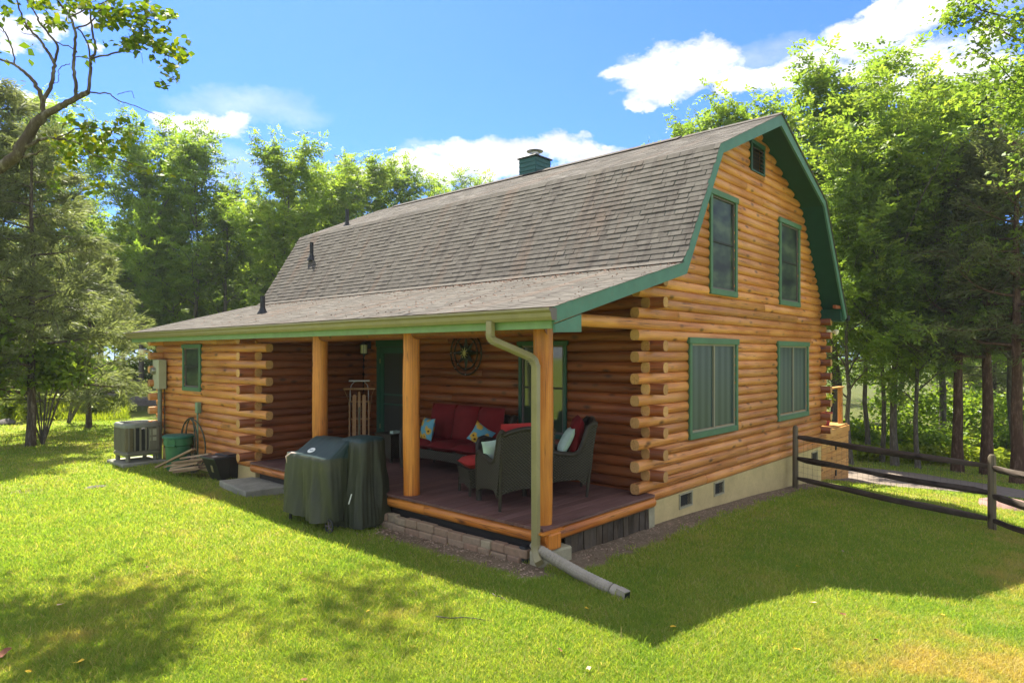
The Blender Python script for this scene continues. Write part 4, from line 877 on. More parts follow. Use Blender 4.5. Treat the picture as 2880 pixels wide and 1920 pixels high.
drape('cover', smk, L, 'grill_cover', seed=7.7, pw=6, top_m=2)
mb = MB(); mb.prism([(-.33, -.12, .36), (-.33, -.10, .36), (-.325, -.15, .50), (-.325, -.17, .50)], (-.003, 0, 0)); mb.build('care_tag', 'white_print', smk)
badge()
# ------------------------------------------------------------------ air conditioner
ac = thing('air_conditioner', 'grey green outdoor air conditioner on a low pad at the far corner of the cabin', 'air conditioner', (-2.86, 11.05, ground_z(-2.86, 11.05)))
mb = MB(); mb.bbox(-.44, .42, -.52, .50, 0, .07, .012); mb.build('pad', 'concrete', ac)
for a in (-.28, .26):
    for b in (-.32, .30): mb = MB(); mb.tube([(a, b, .07), (a, b, .2)], .045, 10); mb.build('foot', 'ac_body', ac, smooth='angle')
mb = MB(); mb.bbox(-.36, .36, -.40, .38, .20, .30, .05); mb.build('base_pan', 'ac_body', ac)
mb = MB(); mb.bbox(-.33, .33, -.37, .35, .301, .80, .05); mb.build('coil', 'ac_dark', ac)
for (fx, fy, ax, L, n) in ((-.345, -.01, 'y', .60, 9), (0, -.385, 'x', .56, 6)):
    for i in range(n):
        q = -L/2+L*i/(n-1); mb = MB()
        if ax == 'y': mb.box(fx-.012, fx+.012, fy+q-.012, fy+q+.012, .30, .80)
        else: mb.box(fx+q-.016, fx+q+.016, fy-.012, fy+.012, .30, .80)
        mb.build('grille_bar', 'ac_body', ac)
for i in range(22): z = .315+i*.0225; mb = MB(); mb.tube([(-.35, -.28, z), (-.335, -.36, z), (-.31, -.385, z), (-.20, -.39, z)], .006, 4); mb.build('louver', 'gutter', ac)
mb = MB(); mb.bbox(.10, .35, -.39, -.1, .30, .80, .03); mb.build('side_panel', 'ac_body', ac)
for z, h in ((.62, .13), (.50, .08)): mb = MB(); mb.box(.14, .26, -.394, -.391, z, z+h); mb.build('sticker', 'meter_box', ac)
mb = MB(); V = []
for z, k in ((.80, 1), (.86, 1.02), (.895, .97), (.895, .80), (.87, .78)):
    for a in range(32): c, s = cos(2*pi*a/32), sin(2*pi*a/32); r = (abs(c)**5+abs(s)**5)**(-.2); V.append((c*r*.375*k, -.01+s*r*.395*k, z))
mb.quad_mesh(V, [(l*32+k, l*32+(k+1) % 32, l*32+32+(k+1) % 32, l*32+32+k) for l in range(4) for k in range(32)]); mb.build('top_ring', 'ac_top', ac, smooth='angle')
mb = MB()
for i in range(9): r = .05+i*.03; mb.tube([(r*cos(2*pi*k/24), -.01+r*sin(2*pi*k/24), .875) for k in range(25)], .004, 4, cap=False)
mb.build('fan_guard', 'ac_dark', ac)
# trash can
tb = thing('trash_can', 'round green plastic trash can with a lid between the air conditioner and the scrap wood', 'trash can', (-2.62, 9.42, ground_z(-2.6, 9.4)))
mb = MB(); mb.lathe([(.20, 0), (.215, .02), (.245, .50), (.27, .52), (.275, .66)], 28); mb.build('body', 'bin_green', tb, smooth='angle')
mb = MB(); mb.lathe([(.29, .655), (.30, .67), (.30, .70), (.27, .715), (.10, .73), (.02, .73)], 28); mb.build('lid', 'bin_lid', tb, smooth='angle')
for a in (radians(222), radians(42)):
    M = rotmat(a); mb = MB(); P = [M @ Vector(p) for p in ((.25, -.08, .50), (.31, -.08, .52), (.31, .08, .52), (.25, .08, .50))]; mb.tube(P, .014, 6); mb.prism([M @ Vector(p) for p in ((.268, -.09, .50), (.268, .09, .50), (.285, .07, .64), (.285, -.07, .64))], M @ Vector((.01, 0, 0))); mb.build('handle', 'bin_green', tb)
# tote
tt = thing('storage_tote', 'black plastic storage tote with a sloped front lid beside the scrap wood', 'storage bin', (-2.42, 7.62, ground_z(-2.4, 7.6)), radians(6)); tt.scale = (1.15, 1.1, 1.14)
mb = MB(); V = []
for z, xx, yy in ((.0, (-.20, .27), (-.17, .17)), (.36, (-.34, .30), (-.20, .20))):
    for x, y in ((xx[0], yy[0]), (xx[1], yy[0]), (xx[1], yy[1]), (xx[0], yy[1])): V.append((x, y, z))
mb.quad_mesh(V, [(3,2,1,0),(4,5,6,7),(0,1,5,4),(1,2,6,5),(2,3,7,6),(3,0,4,7)]); mb.build('body', 'tote_black', tt)
for x in (-.08, .05, .18): mb = MB(); mb.prism([(x, -.172, .02), (x+.03, -.172, .02), (x+.04, -.20, .34), (x-.01, -.20, .34)], (0, -.008, 0)); mb.build('rib', 'tote_black', tt)
mb = MB(); mb.bbox(-.37, .33, -.225, .225, .361, .39, .008); mb.bbox(-.12, .30, -.19, .19, .389, .41, .008); mb.build('lid', 'tote_lid', tt)
mb = MB(); mb.box(-.30, -.22, -.10, -.02, .3905, .3925); mb.build('sticker', 'tote_white', tt)
mb = MB(); mb.prism([(-.27, -.06, .14), (-.27, .0, .14), (-.30, .0, .25), (-.30, -.06, .25)], (-.006, 0, -.002)); mb.build('sticker', 'gutter', tt)
# scrap boards
sb = [((440, 1313), (545, 1262), 0.10, 13.0), ((487, 1300), (575, 1290), .20, 12.7), ((483, 1316), (560, 1300), .16, 12.7), ((480, 1322), (562, 1312), .10, 12.6), ((490, 1327), (566, 1316), .04, 12.6), ((487, 1308), (570, 1296), .2, 12.8), ((465, 1312), (550, 1290), .12, 12.9), ((510, 1288), (590, 1276), .24, 12.9), ((500, 1320), (580, 1305), .08, 12.8), ((520, 1325), (590, 1312), .05, 12.7)]
nm = ['longest board of the scrap wood pile, its tip leaning on the green can', 'top board of the scrap wood pile with a pale cut end', 'board in the middle of the scrap wood pile, just under the top one', 'thin board low in the scrap wood pile', 'lowest board at the front of the scrap wood pile', 'second board from the top of the scrap wood pile', 'short board poking out left from the scrap wood pile', 'rearmost board of the scrap wood pile against the cabin', 'board half hidden under the black tote edge', 'short board lowest beside the black tote']
for i, ((a, b), (c, d), zz, dd) in enumerate(sb):
    A = at(a, b, dd); B = at(c, d, dd-.25); 
    for q in (A, B): q.z = max(q.z, ground_z(q.x, q.y)+.02)
    ax = B-A; L_ = ax.length; mb = MB(); mb.bbox(-L_/2, L_/2, -.045, .045, -.018, .018, .003); o = mb.build('scrap_board', 'raw_wood'); o.location = (A+B)/2; o.rotation_euler = ax.to_track_quat('X', 'Z').to_euler(); tag(o, nm[i], 'board', 'scrap boards by the black tote')
# concrete slab step
mb = MB(); poly = [(-2.88, 6.98), (-3.02, 5.70), (-2.32, 5.62), (-2.12, 6.80)]; n = 6
cx, cy_ = -2.6, 6.3; V = []; ring = []
for i in range(4):
    a, b = poly[i], poly[(i+1) % 4]
    for k in range(6): t = k/6; ring.append((a[0]+(b[0]-a[0])*t+random.uniform(-.012, .012), a[1]+(b[1]-a[1])*t+random.uniform(-.012, .012)))
m_ = len(ring); V = [(x-cx, y-cy_, 0) for x, y in ring]+[(x-cx, y-cy_, .125) for x, y in ring]+[((x-cx)*.975, (y-cy_)*.985, .138+random.uniform(-.003, .003)) for x, y in ring]
mb.quad_mesh(V, [(l*m_+k, l*m_+m_+k, l*m_+m_+(k+1) % m_, l*m_+(k+1) % m_) for l in range(2) for k in range(m_)]+[tuple(range(2*m_, 3*m_))[::-1]]); o = mb.build('stepping_slab', 'concrete'); o.location = (cx, cy_, -.44); tag(o, 'thick rough concrete slab lying on the grass between the tote and the covered grill', 'concrete slab')
# meter box, conduit, outlet, hose
mt = thing('electric_meter_box', 'pale green electric meter box with round meter and conduit on the cabin corner', 'meter box', (RX-.02, 10.90, 1.17))
mb = MB(); mb.bbox(-.17, .0, -.19, .15, 0, .64, .01); mb.build('box', 'meter_box', mt)
mb = MB(); mb.tube([(-.17, .02, .40), (-.20, .02, .40), (-.25, .02, .40)], [.08, .08, .065], 16); mb.build('meter', 'steel', mt, smooth='angle')
mb = MB(); mb.tube([(-.08, -.02, -.001), (-.08, -.02, -1.55)], .045, 10); mb.build('conduit', 'conduit', mt, smooth='angle')
mb = MB(); mb.tube([(-.03, -.16, -.001), (-.03, -.165, -1.3)], .010, 6); mb.build('cable', 'bronze', mt)
mb = MB(); mb.bbox(-.09, .0, -.45, -.37, -1.36, -1.14, .008); mb.build('shutoff_box', 'ac_body', mt)
oo = thing('outlet_box', 'green outdoor outlet box with cable on the log wall below the small window', 'outlet box', (RX-.01, 9.0, .74))
mb = MB(); mb.bbox(-.08, 0, -.06, .06, 0, .22, .008); mb.build('box', 'outlet', oo); mb = MB(); mb.tube([(-.05, 0, -.001), (-.05, .0, -.3), (-.06, -.03, -.55), (-.07, -.05, -1.15)], .018, 8); mb.build('conduit', 'outlet', oo, smooth=True)
hs = thing('garden_hose', 'dark hose hung in loose coils from the green outlet box', 'hose', (RX-.1, 9.0, .65))
for i, (w, h, s) in enumerate(((.72, 1.0, 1), (.60, .80, 1), (.34, .9, 1), (.22, 1.05, -1), (.80, 1.08, -1), (.45, .95, -1))):
    P = []
    for k in range(17):
        a = pi*k/16
        P.append((-.03-.02*i, s*w*sin(a)*.9*(1 if k < 12 else 1), -h*(1-cos(a))/2))
    mb = MB(); mb.tube(P, .015, 6); child_ = mb.build('coil', 'hose', hs, smooth=True)
# flood lights
def flood(loc, label, sgn):
    t = thing('flood_light', label, 'flood light', loc)
    for s in (-1, 1): mb = MB(); mb.lathe([(.02, -.05), (.055, 0), (.06, .05), (.03, .07)], 14, (-.08, s*.08, 0)); mb.build('bulb', 'lamp_white', t, smooth='angle')
    mb = MB(); mb.tube([(.08, 0, .02), (-.06, 0, .02)], .02, 6); mb.build('bracket', 'lamp_white', t)
flood((RX-.16, 11.55, 1.98), 'pair of round white flood lamps under the eave at the far left cabin corner', 1)
flood((WD+.35, -.12, 2.42), 'round white flood lamps under the eave at the right cabin corner', 1)
# ------------------------------------------------------------------ rear deck with railing and plant
rd = thing('rear_deck', 'golden board-clad raised deck with railing at the rear corner of the cabin', 'deck', (8.8, 1.3, -1.25))
def rdp(name, m, *b, lab=None): mb = MB(); mb.bbox(b[0]-8.8, b[1]-8.8, b[2]-1.3, b[3]-1.3, b[4]+1.25, b[5]+1.25, .006); o = mb.build(name, m, rd); return o
X0, X1 = 7.84, 9.98; z = -1.32; i = 0
while z < -.02:
    rdp('siding_board', 'cedar', X0, X1, .10, .125, z, z+.125); z += .135
rdp('rim_beam', 'cedar', X0, X1+.03, .08, .12, .0, .15)
for i in range(7): rdp('deck_plank', 'cedar', X0, X1+.02, .125+i*.145, .125+i*.145+.14, .151, .185)
rdp('backing', 'interior', X0+.02, X1-.02, .135, .16, -1.3, .0)
rdp('rail_post', 'cedar', X1-.12, X1-.02, .22, .32, .186, 1.08); rdp('top_rail', 'cedar', X0+.3, X1+.03, .20, .34, 1.081, 1.12); rdp('side_wall', 'cedar', X1-.02, X1, .126, 2.3, -1.3, .14)
for i in range(2): rdp('wall_bracket', 'dark_metal', 8.85, 8.93, .075, .10, -.36-i*.62, -.22-i*.62)
pp = thing('potted_plant', 'leafy green plant in a dark red pot on the rear deck', 'potted plant', (9.15, .42, .186))
mb = MB(); mb.lathe([(.10, 0), (.16, .26), (.18, .27), (.18, .33), (.16, .33)], 18); mb.build('pot', 'pot_red', pp, smooth='angle')
# ------------------------------------------------------------------ near fence
fn = thing('split_rail_fence', 'dark weathered three rail fence with wire mesh joining the cabin and crossing the right lawn', 'fence', (5.4, -.2, -.7))
def fpost(p, h, par, m='gray_post', r=.058):
    mb = MB(); mb.tube([(0, 0, -.3), (0, 0, h*.5), (0, 0, h-.04), (0, 0, h)], [r, r*.98, r*.93, r*.55], 10); o = mb.build('post', m, par, smooth='angle'); o.location = Vector(p)-Vector(par.location)
def frail(a, b, par, r=.047, m='gray_wood', seed=0):
    a = Vector(a); b = Vector(b); L_ = (b-a).length; mb = MB(); V = []; n = 8; N_ = 14
    for i in range(N_+1):
        t = i/N_; k = 1 if .05 < t < .95 else .6
        for j in range(n):
            q = 2*pi*j/n; rr = r*k*(1+.42*mn.noise(Vector((t*4+seed, cos(q)*1.5, sin(q)*1.5)))); V.append((-L_/2+L_*t, rr*cos(q)*.75+.02*mn.noise(Vector((t*2, seed, 0))), rr*sin(q)*1.1-.025*sin(pi*t)+.015*mn.noise(Vector((t*3, 0, seed)))))
    mb.quad_mesh(V, [(i*n+j, i*n+(j+1) % n, (i+1)*n+(j+1) % n, (i+1)*n+j) for i in range(N_) for j in range(n)]+[tuple(range(n-1, -1, -1)), tuple(range(N_*n, N_*n+n))]); o = mb.build('rail', m, par, smooth='angle')
    o.location = (a+b)/2-Vector(par.location); o.rotation_euler = (b-a).to_track_quat('X', 'Z').to_euler()
f1 = at(2237, 1368, 13.1); f2 = at(2790, 1452, 10.1); f3 = at(3159, 1640, 8.0)
for f in (f1, f2, f3): f.z = ground_z(f.x, f.y)
fpost(f1, 1.24, fn); fpost(f2, 1.16, fn); fpost(f3, 1.16, fn)
for (a, b, hs_) in ((f1, f2, ((1.02, .98), (.60, .56), (.20, .17))), (f2, f3, ((.96, .96), (.53, .53), (.16, .16)))):
    for i, (p, q) in enumerate(hs_): frail(a+Vector((0, 0, p)), b+Vector((0, 0, q)), fn, seed=i*2.2+a.x)
mb = MB()
for (a, b) in ((f1, f2),):
    for i in range(1, 34): p = a.lerp(b, i/34)+FV*.05; mb.tube([p+Vector((0, 0, .02)), p+Vector((.01*sin(i), 0, .98-.05*(i % 3 == 0)))], .0018, 3, cap=False)
    for k in range(8): z = .08+.12*k; mb.tube([a.lerp(b, i/8)+FV*.05+Vector((0, 0, z+.012*sin(i*2+k))) for i in range(9)], .0018, 3, cap=False)
o = mb.build('wire_mesh', 'mesh_wire', fn); o.location = -Vector(fn.location)
# far fence on the left
ff = thing('split_rail_fence', 'distant dark rail fence at the wood edge left of the cabin', 'fence', tuple(gpos(373, 34)))
pts = [gpos(-160, 36), gpos(110, 35), gpos(373, 34), gpos(640, 33)]
for p in pts: fpost(p, 1.15, ff, r=.09)
for i in range(3):
    for h in (1.0, .55): frail(pts[i]+Vector((0, 0, h)), pts[i+1]+Vector((0, 0, h+random.uniform(-.06, .06))), ff, r=.08, seed=i+h)
for i, (u, d, s, lb) in enumerate([(335, 33.0, (1.2, .8, .45), 'large grey boulder at the far fence left of the fence post'), (455, 32.5, (1.6, .9, .5), 'long grey boulder at the far fence right of the fence post'), (15, 22.5, (.3, .2, .14), 'small dark rock at the left edge of the lawn')]):
    rock(gpos(u, d)+Vector((0, 0, s[2]*.35)), s, lb, 'rock', i*5.1+1, 'boulder', 'boulder')
rock(gpos(268, 11.6)+Vector((0, 0, .0)), (.17, .12, .03), 'flat pale stone set in the lawn left of the trash can', 'rock', 4.4, 'flat_stone', 'stone')
o = rock(gpos(2830, 13.1)+Vector((0, 0, .03)), (.62, .45, .16), 'low reddish pile of flat rock on the sunny lawn beyond the fence', 'rock_red', 8.8, 'rock_pile', 'rocks')
# ------------------------------------------------------------------ GRASS
def lawn():
    n = 800000; ua = RNG.uniform(-250, 3130, n); lo, hi = 3.6, 24.0; e = -.9
    D = (lo**e+(hi**e-lo**e)*RNG.random(n))**(1/e); lat = (ua-1440)/1846.5*D
    x = CX+FV.x*D+RV.x*lat; y = CY+FV.y*D+RV.y*lat
    ok = ~(((x > -2.42) & (x < 7.65) & (y > -.02) & (y < 11.2)) | ((x > 7.6) & (x < 10) & (y > .1) & (y < 8)))
    ok &= ~((x > -3.28) & (x < -2.42) & (y > 10.52) & (y < 11.56)) & ~((x > -3.0) & (x < -2.2) & (y > 5.7) & (y < 6.9))
    x, y, D = x[ok], y[ok], D[ok]
    # driveway band
    la = (x-CX)*RV.x+(y-CY)*RV.y; u = 1440+1846.5*la/D; near = np.interp(u, [2250, 2383, 2600, 2880, 3100], [15.5, 15.4, 15.6, 15.0, 14.6]); far = np.interp(u, [2250, 2383, 2600, 2880, 3100], [19.5, 19.0, 18.3, 16.2, 15.4])
    keep = ~((u > 2200) & (D > near-.05) & (D < far+.05)); x, y, D = x[keep], y[keep], D[keep]
    dirt = np.array([dirt_at(a, b) if (-4 < a < 8 and -1.5 < b < 11) else 0 for a, b in zip(x, y)]); keep = RNG.random(len(x)) > (dirt+.35*(np.sin(x*9+np.sin(y*7)*1.5)*np.sin(y*8+np.sin(x*5)))*(dirt > .05))*1.5
    x, y, D = x[keep], y[keep], D[keep]; m = len(x)
    z = np.interp(x, _gx, _gz); w = np.clip((y-12)/14, 0, 1); z = z*(1-w)-.5*w; z -= .035*np.clip(-y, 0, 5)*np.clip((x+2.5)/2.5, 0, 1); z += .02*np.sin(x*.9+1.3)*np.sin(y*.7)+.012*np.sin(x*2.1)*np.sin(y*1.9+.6)
    cl = .5+.5*np.sin(x*2.3+np.sin(y*1.7)*2)*np.sin(y*2.9+np.sin(x*1.3)*2)
    h = (.026+.022*RNG.random(m)**2+.008*cl)*(1+.02*D); wd = .0021+.0009*D*RNG.uniform(.6, 1.1, m)
    tall = RNG.random(m) < .018; h[tall] *= 2.1
    a = RNG.uniform(0, 2*pi, m); bx, by = np.cos(a), np.sin(a); la = RNG.uniform(0, 2*pi, m); lean = h*RNG.uniform(.25, 1.0, m); lx, ly = np.cos(la)*lean, np.sin(la)*lean
    p = np.stack([x, y, z-.004], 1)
    side = np.stack([bx*wd, by*wd, 0*wd], 1)/2; mid = p+np.stack([lx*.35, ly*.35, h*.6], 1); tip = p+np.stack([lx, ly, h*.93], 1)
    V = np.concatenate([p-side, p+side, mid+side*.8, mid-side*.8, tip+side*.12, tip-side*.12], 0)
    I = np.arange(m); F = np.concatenate([np.stack([I, I+m, I+2*m, I+3*m], 1), np.stack([I+3*m, I+2*m, I+4*m, I+5*m], 1)], 0)
    t = np.clip(RNG.normal(.5, .22, m)+.15*(cl-.5), 0, .92); dead = RNG.random(m) < .07; t[dead] = 1
    o = npmesh('grass', V, F, np.concatenate([t, t]), 'grass'); tag(o, 'short sunlit lawn grass around the cabin', 'grass', kind='stuff')
lawn()

# ------------------------------------------------------------------ TREES
def rot_to(V, d):  # orient local arrays: x axis to d (n,3), with random roll
    n = len(d); r = RNG.normal(size=(n, 3)); s = np.cross(d, r); s /= np.linalg.norm(s, axis=1, keepdims=True)+1e-9; u = np.cross(s, d); return s, u
def leaves_compound(C, Dv, L=.36, npair=5, lw=.05, ll=.13):
    """C positions, Dv directions: pinnate leaves, each leaflet one quad"""
    n = len(C); Dv = Dv/np.linalg.norm(Dv, axis=1, keepdims=True); up = np.tile([0, 0, 1.], (n, 1))+RNG.normal(0, .45, (n, 3)); s = np.cross(Dv, up); s /= np.linalg.norm(s, axis=1, keepdims=True)+1e-9; u = np.cross(s, Dv)
    Ls = L*RNG.uniform(.75, 1.2, n)[:, None]; tn = np.clip(RNG.normal(.5, .2, n), 0, 1); Vs = []; T = []
    for k in range(npair):
        t = (k+1)/(npair+.3)
        for sg in (-1, 1):
            base = C+Dv*Ls*t-u*(Ls*t*t*.35); ld = s*sg*.9+Dv*.5-u*.25+RNG.normal(0, .14, (n, 3)); ld /= np.linalg.norm(ld, axis=1, keepdims=True); wv = np.cross(ld, u+RNG.normal(0, .3, (n, 3))); wv /= np.linalg.norm(wv, axis=1, keepdims=True)+1e-9
            q = ll*(1-.35*abs(t-.55)); Vs.append(np.stack([base, base+ld*q*.45+wv*lw/2, base+ld*q, base+ld*q*.45-wv*lw/2], 1)); T.append(tn+RNG.normal(0, .08, n))
    base = C+Dv*Ls-u*(Ls*.35); wv = s; Vs.append(np.stack([base, base+Dv*ll*.45+wv*lw/2, base+Dv*ll, base+Dv*ll*.45-wv*lw/2], 1)); T.append(tn)
    V = np.concatenate(Vs, 0).reshape(-1, 3); m = len(V)//4; return V, np.arange(m*4).reshape(m, 4), np.clip(np.concatenate(T), 0, 1)
def leaves_simple(C, L=.12, W_=.08, flat=.5):
    n = len(C); d = RNG.normal(size=(n, 3)); d[:, 2] = d[:, 2]*flat-.25; d /= np.linalg.norm(d, axis=1, keepdims=True); up = np.tile([0, 0, 1.], (n, 1))+RNG.normal(0, .6, (n, 3)); s = np.cross(d, up); s /= np.linalg.norm(s, axis=1, keepdims=True)+1e-9
    k = RNG.uniform(.7, 1.25, n)[:, None]; u = np.cross(s, d)*.12*L; a = C; V = np.stack([a, a+d*L*.5*k+s*W_/2*k+u, a+d*L*k, a+d*L*.5*k-s*W_/2*k+u], 1).reshape(-1, 3); return V, np.arange(n*4).reshape(n, 4), np.clip(RNG.normal(.5, .22, n), 0, 1)
def leaves_needle(C, Dv, L=.16, W_=.022):
    n = len(C); d = Dv/(np.linalg.norm(Dv, axis=1, keepdims=True)+1e-9)+RNG.normal(0, .38, (n, 3)); d /= np.linalg.norm(d, axis=1, keepdims=True); s, u = rot_to(None, d); k = RNG.uniform(.6, 1.3, n)[:, None]
    V = np.stack([C, C+d*L*.5*k+s*W_/2, C+d*L*k, C+d*L*.5*k-s*W_/2], 1).reshape(-1, 3); return V, np.arange(n*4).reshape(n, 4), np.clip(RNG.normal(.5, .22, n), 0, 1)
def skeleton(H, r0, base, nl, spread, rise, lean=0, wob=.25, sub=6, prof=None, droop=0):
    mb = MB(); n = 10; P = []; x = y = 0
    for i in range(n+1):
        t = i/n; x += random.uniform(-1, 1)*wob*H/60+lean*H/n*.5; y += random.uniform(-1, 1)*wob*H/60; P.append(Vector((x, y, H*.94*t)))
    R = [r0*(1.25 if i == 0 else 1)*(1-.9*(i/n))+.012 for i in range(n+1)]; mb.tube([P[0]-Vector((0, 0, .3))]+P, [R[0]]+R, 9, cap=False); ends = []
    for i in range(nl):
        t = base+(1-base)*((i+random.random()*.8)/nl)**.9; t = min(t, .97); q = t*n; j = min(int(q), n-1); p = P[j].lerp(P[j+1], q-j); a = i*2.4+random.uniform(-.5, .5)
        L_ = spread*(prof(t) if prof else (1-abs((t-base)/(1-base)-.4)**1.6*1.1))*random.uniform(.75, 1.15); L_ = max(L_, spread*.18); el = radians(rise)*random.uniform(.6, 1.3)+(t*.5 if droop == 0 else 0)
        d = Vector((cos(a)*cos(el), sin(a)*cos(el), sin(el))); Q = [p]; dd = d.copy()
        for s_ in range(5): dd = (dd+Vector((random.uniform(-.22, .22), random.uniform(-.22, .22), random.uniform(-.08, .22)-droop))).normalized(); Q.append(Q[-1]+dd*L_/5)
        rr = R[j]*.45; mb.tube(Q, [rr*(1-.17*k)+.004 for k in range(6)], 5, cap=False)
        for k in range(sub):
            s_ = 1.2+3.8*(k+random.random())/sub; j2 = min(int(s_), 4); p2 = Q[j2].lerp(Q[j2+1], s_-j2); dd = (Q[j2+1]-Q[j2]).normalized(); dd = (dd*.6+Vector((random.gauss(0, .7), random.gauss(0, .7), random.gauss(.15-droop*2, .45)))).normalized(); L2 = L_*random.uniform(.22, .42)+.25; Q2 = [p2]
            for _ in range(3): dd = (dd+Vector((random.uniform(-.2, .2), random.uniform(-.2, .2), random.uniform(-.1, .2)-droop))).normalized(); Q2.append(Q2[-1]+dd*L2/3)
            mb.tube(Q2, [rr*.3+.005, rr*.2+.004, .006, .004], 3, cap=False); ends.append(Q2)
        ends.append(Q[2:])
    ends.append(P[-3:]); return mb, ends
def pts_on(ends, n, jit):
    pl = [np.array([list(p) for p in e]) for e in ends]; w = np.array([np.linalg.norm(np.diff(e, axis=0), axis=1).sum() for e in pl]); w = w**.6; w /= w.sum(); idx = RNG.choice(len(pl), n, p=w); C = np.zeros((n, 3)); Dv = np.zeros((n, 3)); t = RNG.random(n)**.75
    for k, (i, tt_) in enumerate(zip(idx, t)):
        e = pl[i]; q = tt_*(len(e)-1); j = min(int(q), len(e)-2); C[k] = e[j]+(e[j+1]-e[j])*(q-j); Dv[k] = e[j+1]-e[j]
    Dv /= np.linalg.norm(Dv, axis=1, keepdims=True)+1e-9; return C+RNG.normal(0, jit, (n, 3))*[1, 1, .8], Dv
def make_kind(kind, seed):
    global RNG; random.seed(seed); RNG = np.random.default_rng(seed)
    if kind == 'walnut':
        mb, ends = skeleton(12, .12, .24, 20, 4.1, 27, sub=8, wob=.5); C, Dv = pts_on(ends, 3300, .10); Dv = Dv*.5+RNG.normal(0, .7, C.shape); Dv[:, 2] = Dv[:, 2]*.45; LV = leaves_compound(C, Dv, .46, 4, .085, .19); m, b = 'leaf_walnut', 'bark_grey'
    if kind == 'walnut_tall':
        mb, ends = skeleton(12, .10, .34, 17, 3.2, 34, sub=8, wob=.6); C, Dv = pts_on(ends, 2600, .10); Dv = Dv*.5+RNG.normal(0, .7, C.shape); Dv[:, 2] = Dv[:, 2]*.45; LV = leaves_compound(C, Dv, .44, 4, .08, .18); m, b = 'leaf_walnut', 'bark_grey'
    if kind == 'maple':
        mb, ends = skeleton(12, .18, .22, 19, 3.2, 28, sub=8, wob=.35); C, Dv = pts_on(ends, 20000, .22); LV = leaves_simple(C, .15, .11); m, b = 'leaf_dark', 'bark_grey'
    if kind == 'sparse':
        mb, ends = skeleton(12, .13, .30, 12, 1.9, 35, sub=7, wob=.4); C, Dv = pts_on(ends, 5200, .16); LV = leaves_simple(C, .15, .10); m, b = 'leaf_dark', 'bark_grey'
    if kind in ('juniper', 'cedar'):
        mb, ends = skeleton(10, .11 if kind == 'juniper' else .15, .12 if kind == 'juniper' else .34, 40, 3.0, 6 if kind == 'juniper' else 2, sub=7, wob=.2, prof=lambda t: (1-t)*.85+.22, droop=.06 if kind == 'juniper' else .02)
        C, Dv = pts_on(ends, 36000 if kind == 'juniper' else 17000, .08); Dv[:, 2] -= .25; LV = leaves_needle(C, Dv, .20, .030); m, b = ('leaf_juniper', 'bark_pale') if kind == 'juniper' else ('leaf_juniper_dark', 'bark_red')
    return mb, LV, m, b
KINDS = {}
def tree(kind, seed, loc, H, rz, label, cat='tree', group=None, sx=1.0, name=None):
    base_h = 10 if kind in ('juniper', 'cedar') else 12
    names = {'walnut': 'leafy_tree', 'walnut_tall': 'leafy_tree', 'maple': 'broadleaf_tree', 'sparse': 'thin_tree', 'juniper': 'juniper_tree', 'cedar': 'cedar_tree'}
    t = thing(name or names[kind], label, cat, loc, rz, group); s = H/base_h; t.scale = (s*sx, s*sx, s)
    if (kind, seed) not in KINDS:
        mb, LV, m, b = make_kind(kind, seed); tr = mb.build('trunk', b, t, smooth=True); cr = npmesh('crown', *LV, m, t); KINDS[(kind, seed)] = (tr, cr)
    else:
        for o in KINDS[(kind, seed)]:
            c = o.copy(); COL.objects.link(c); c.parent = t
    return t
TG = 'trees of the wood behind and beside the cabin'
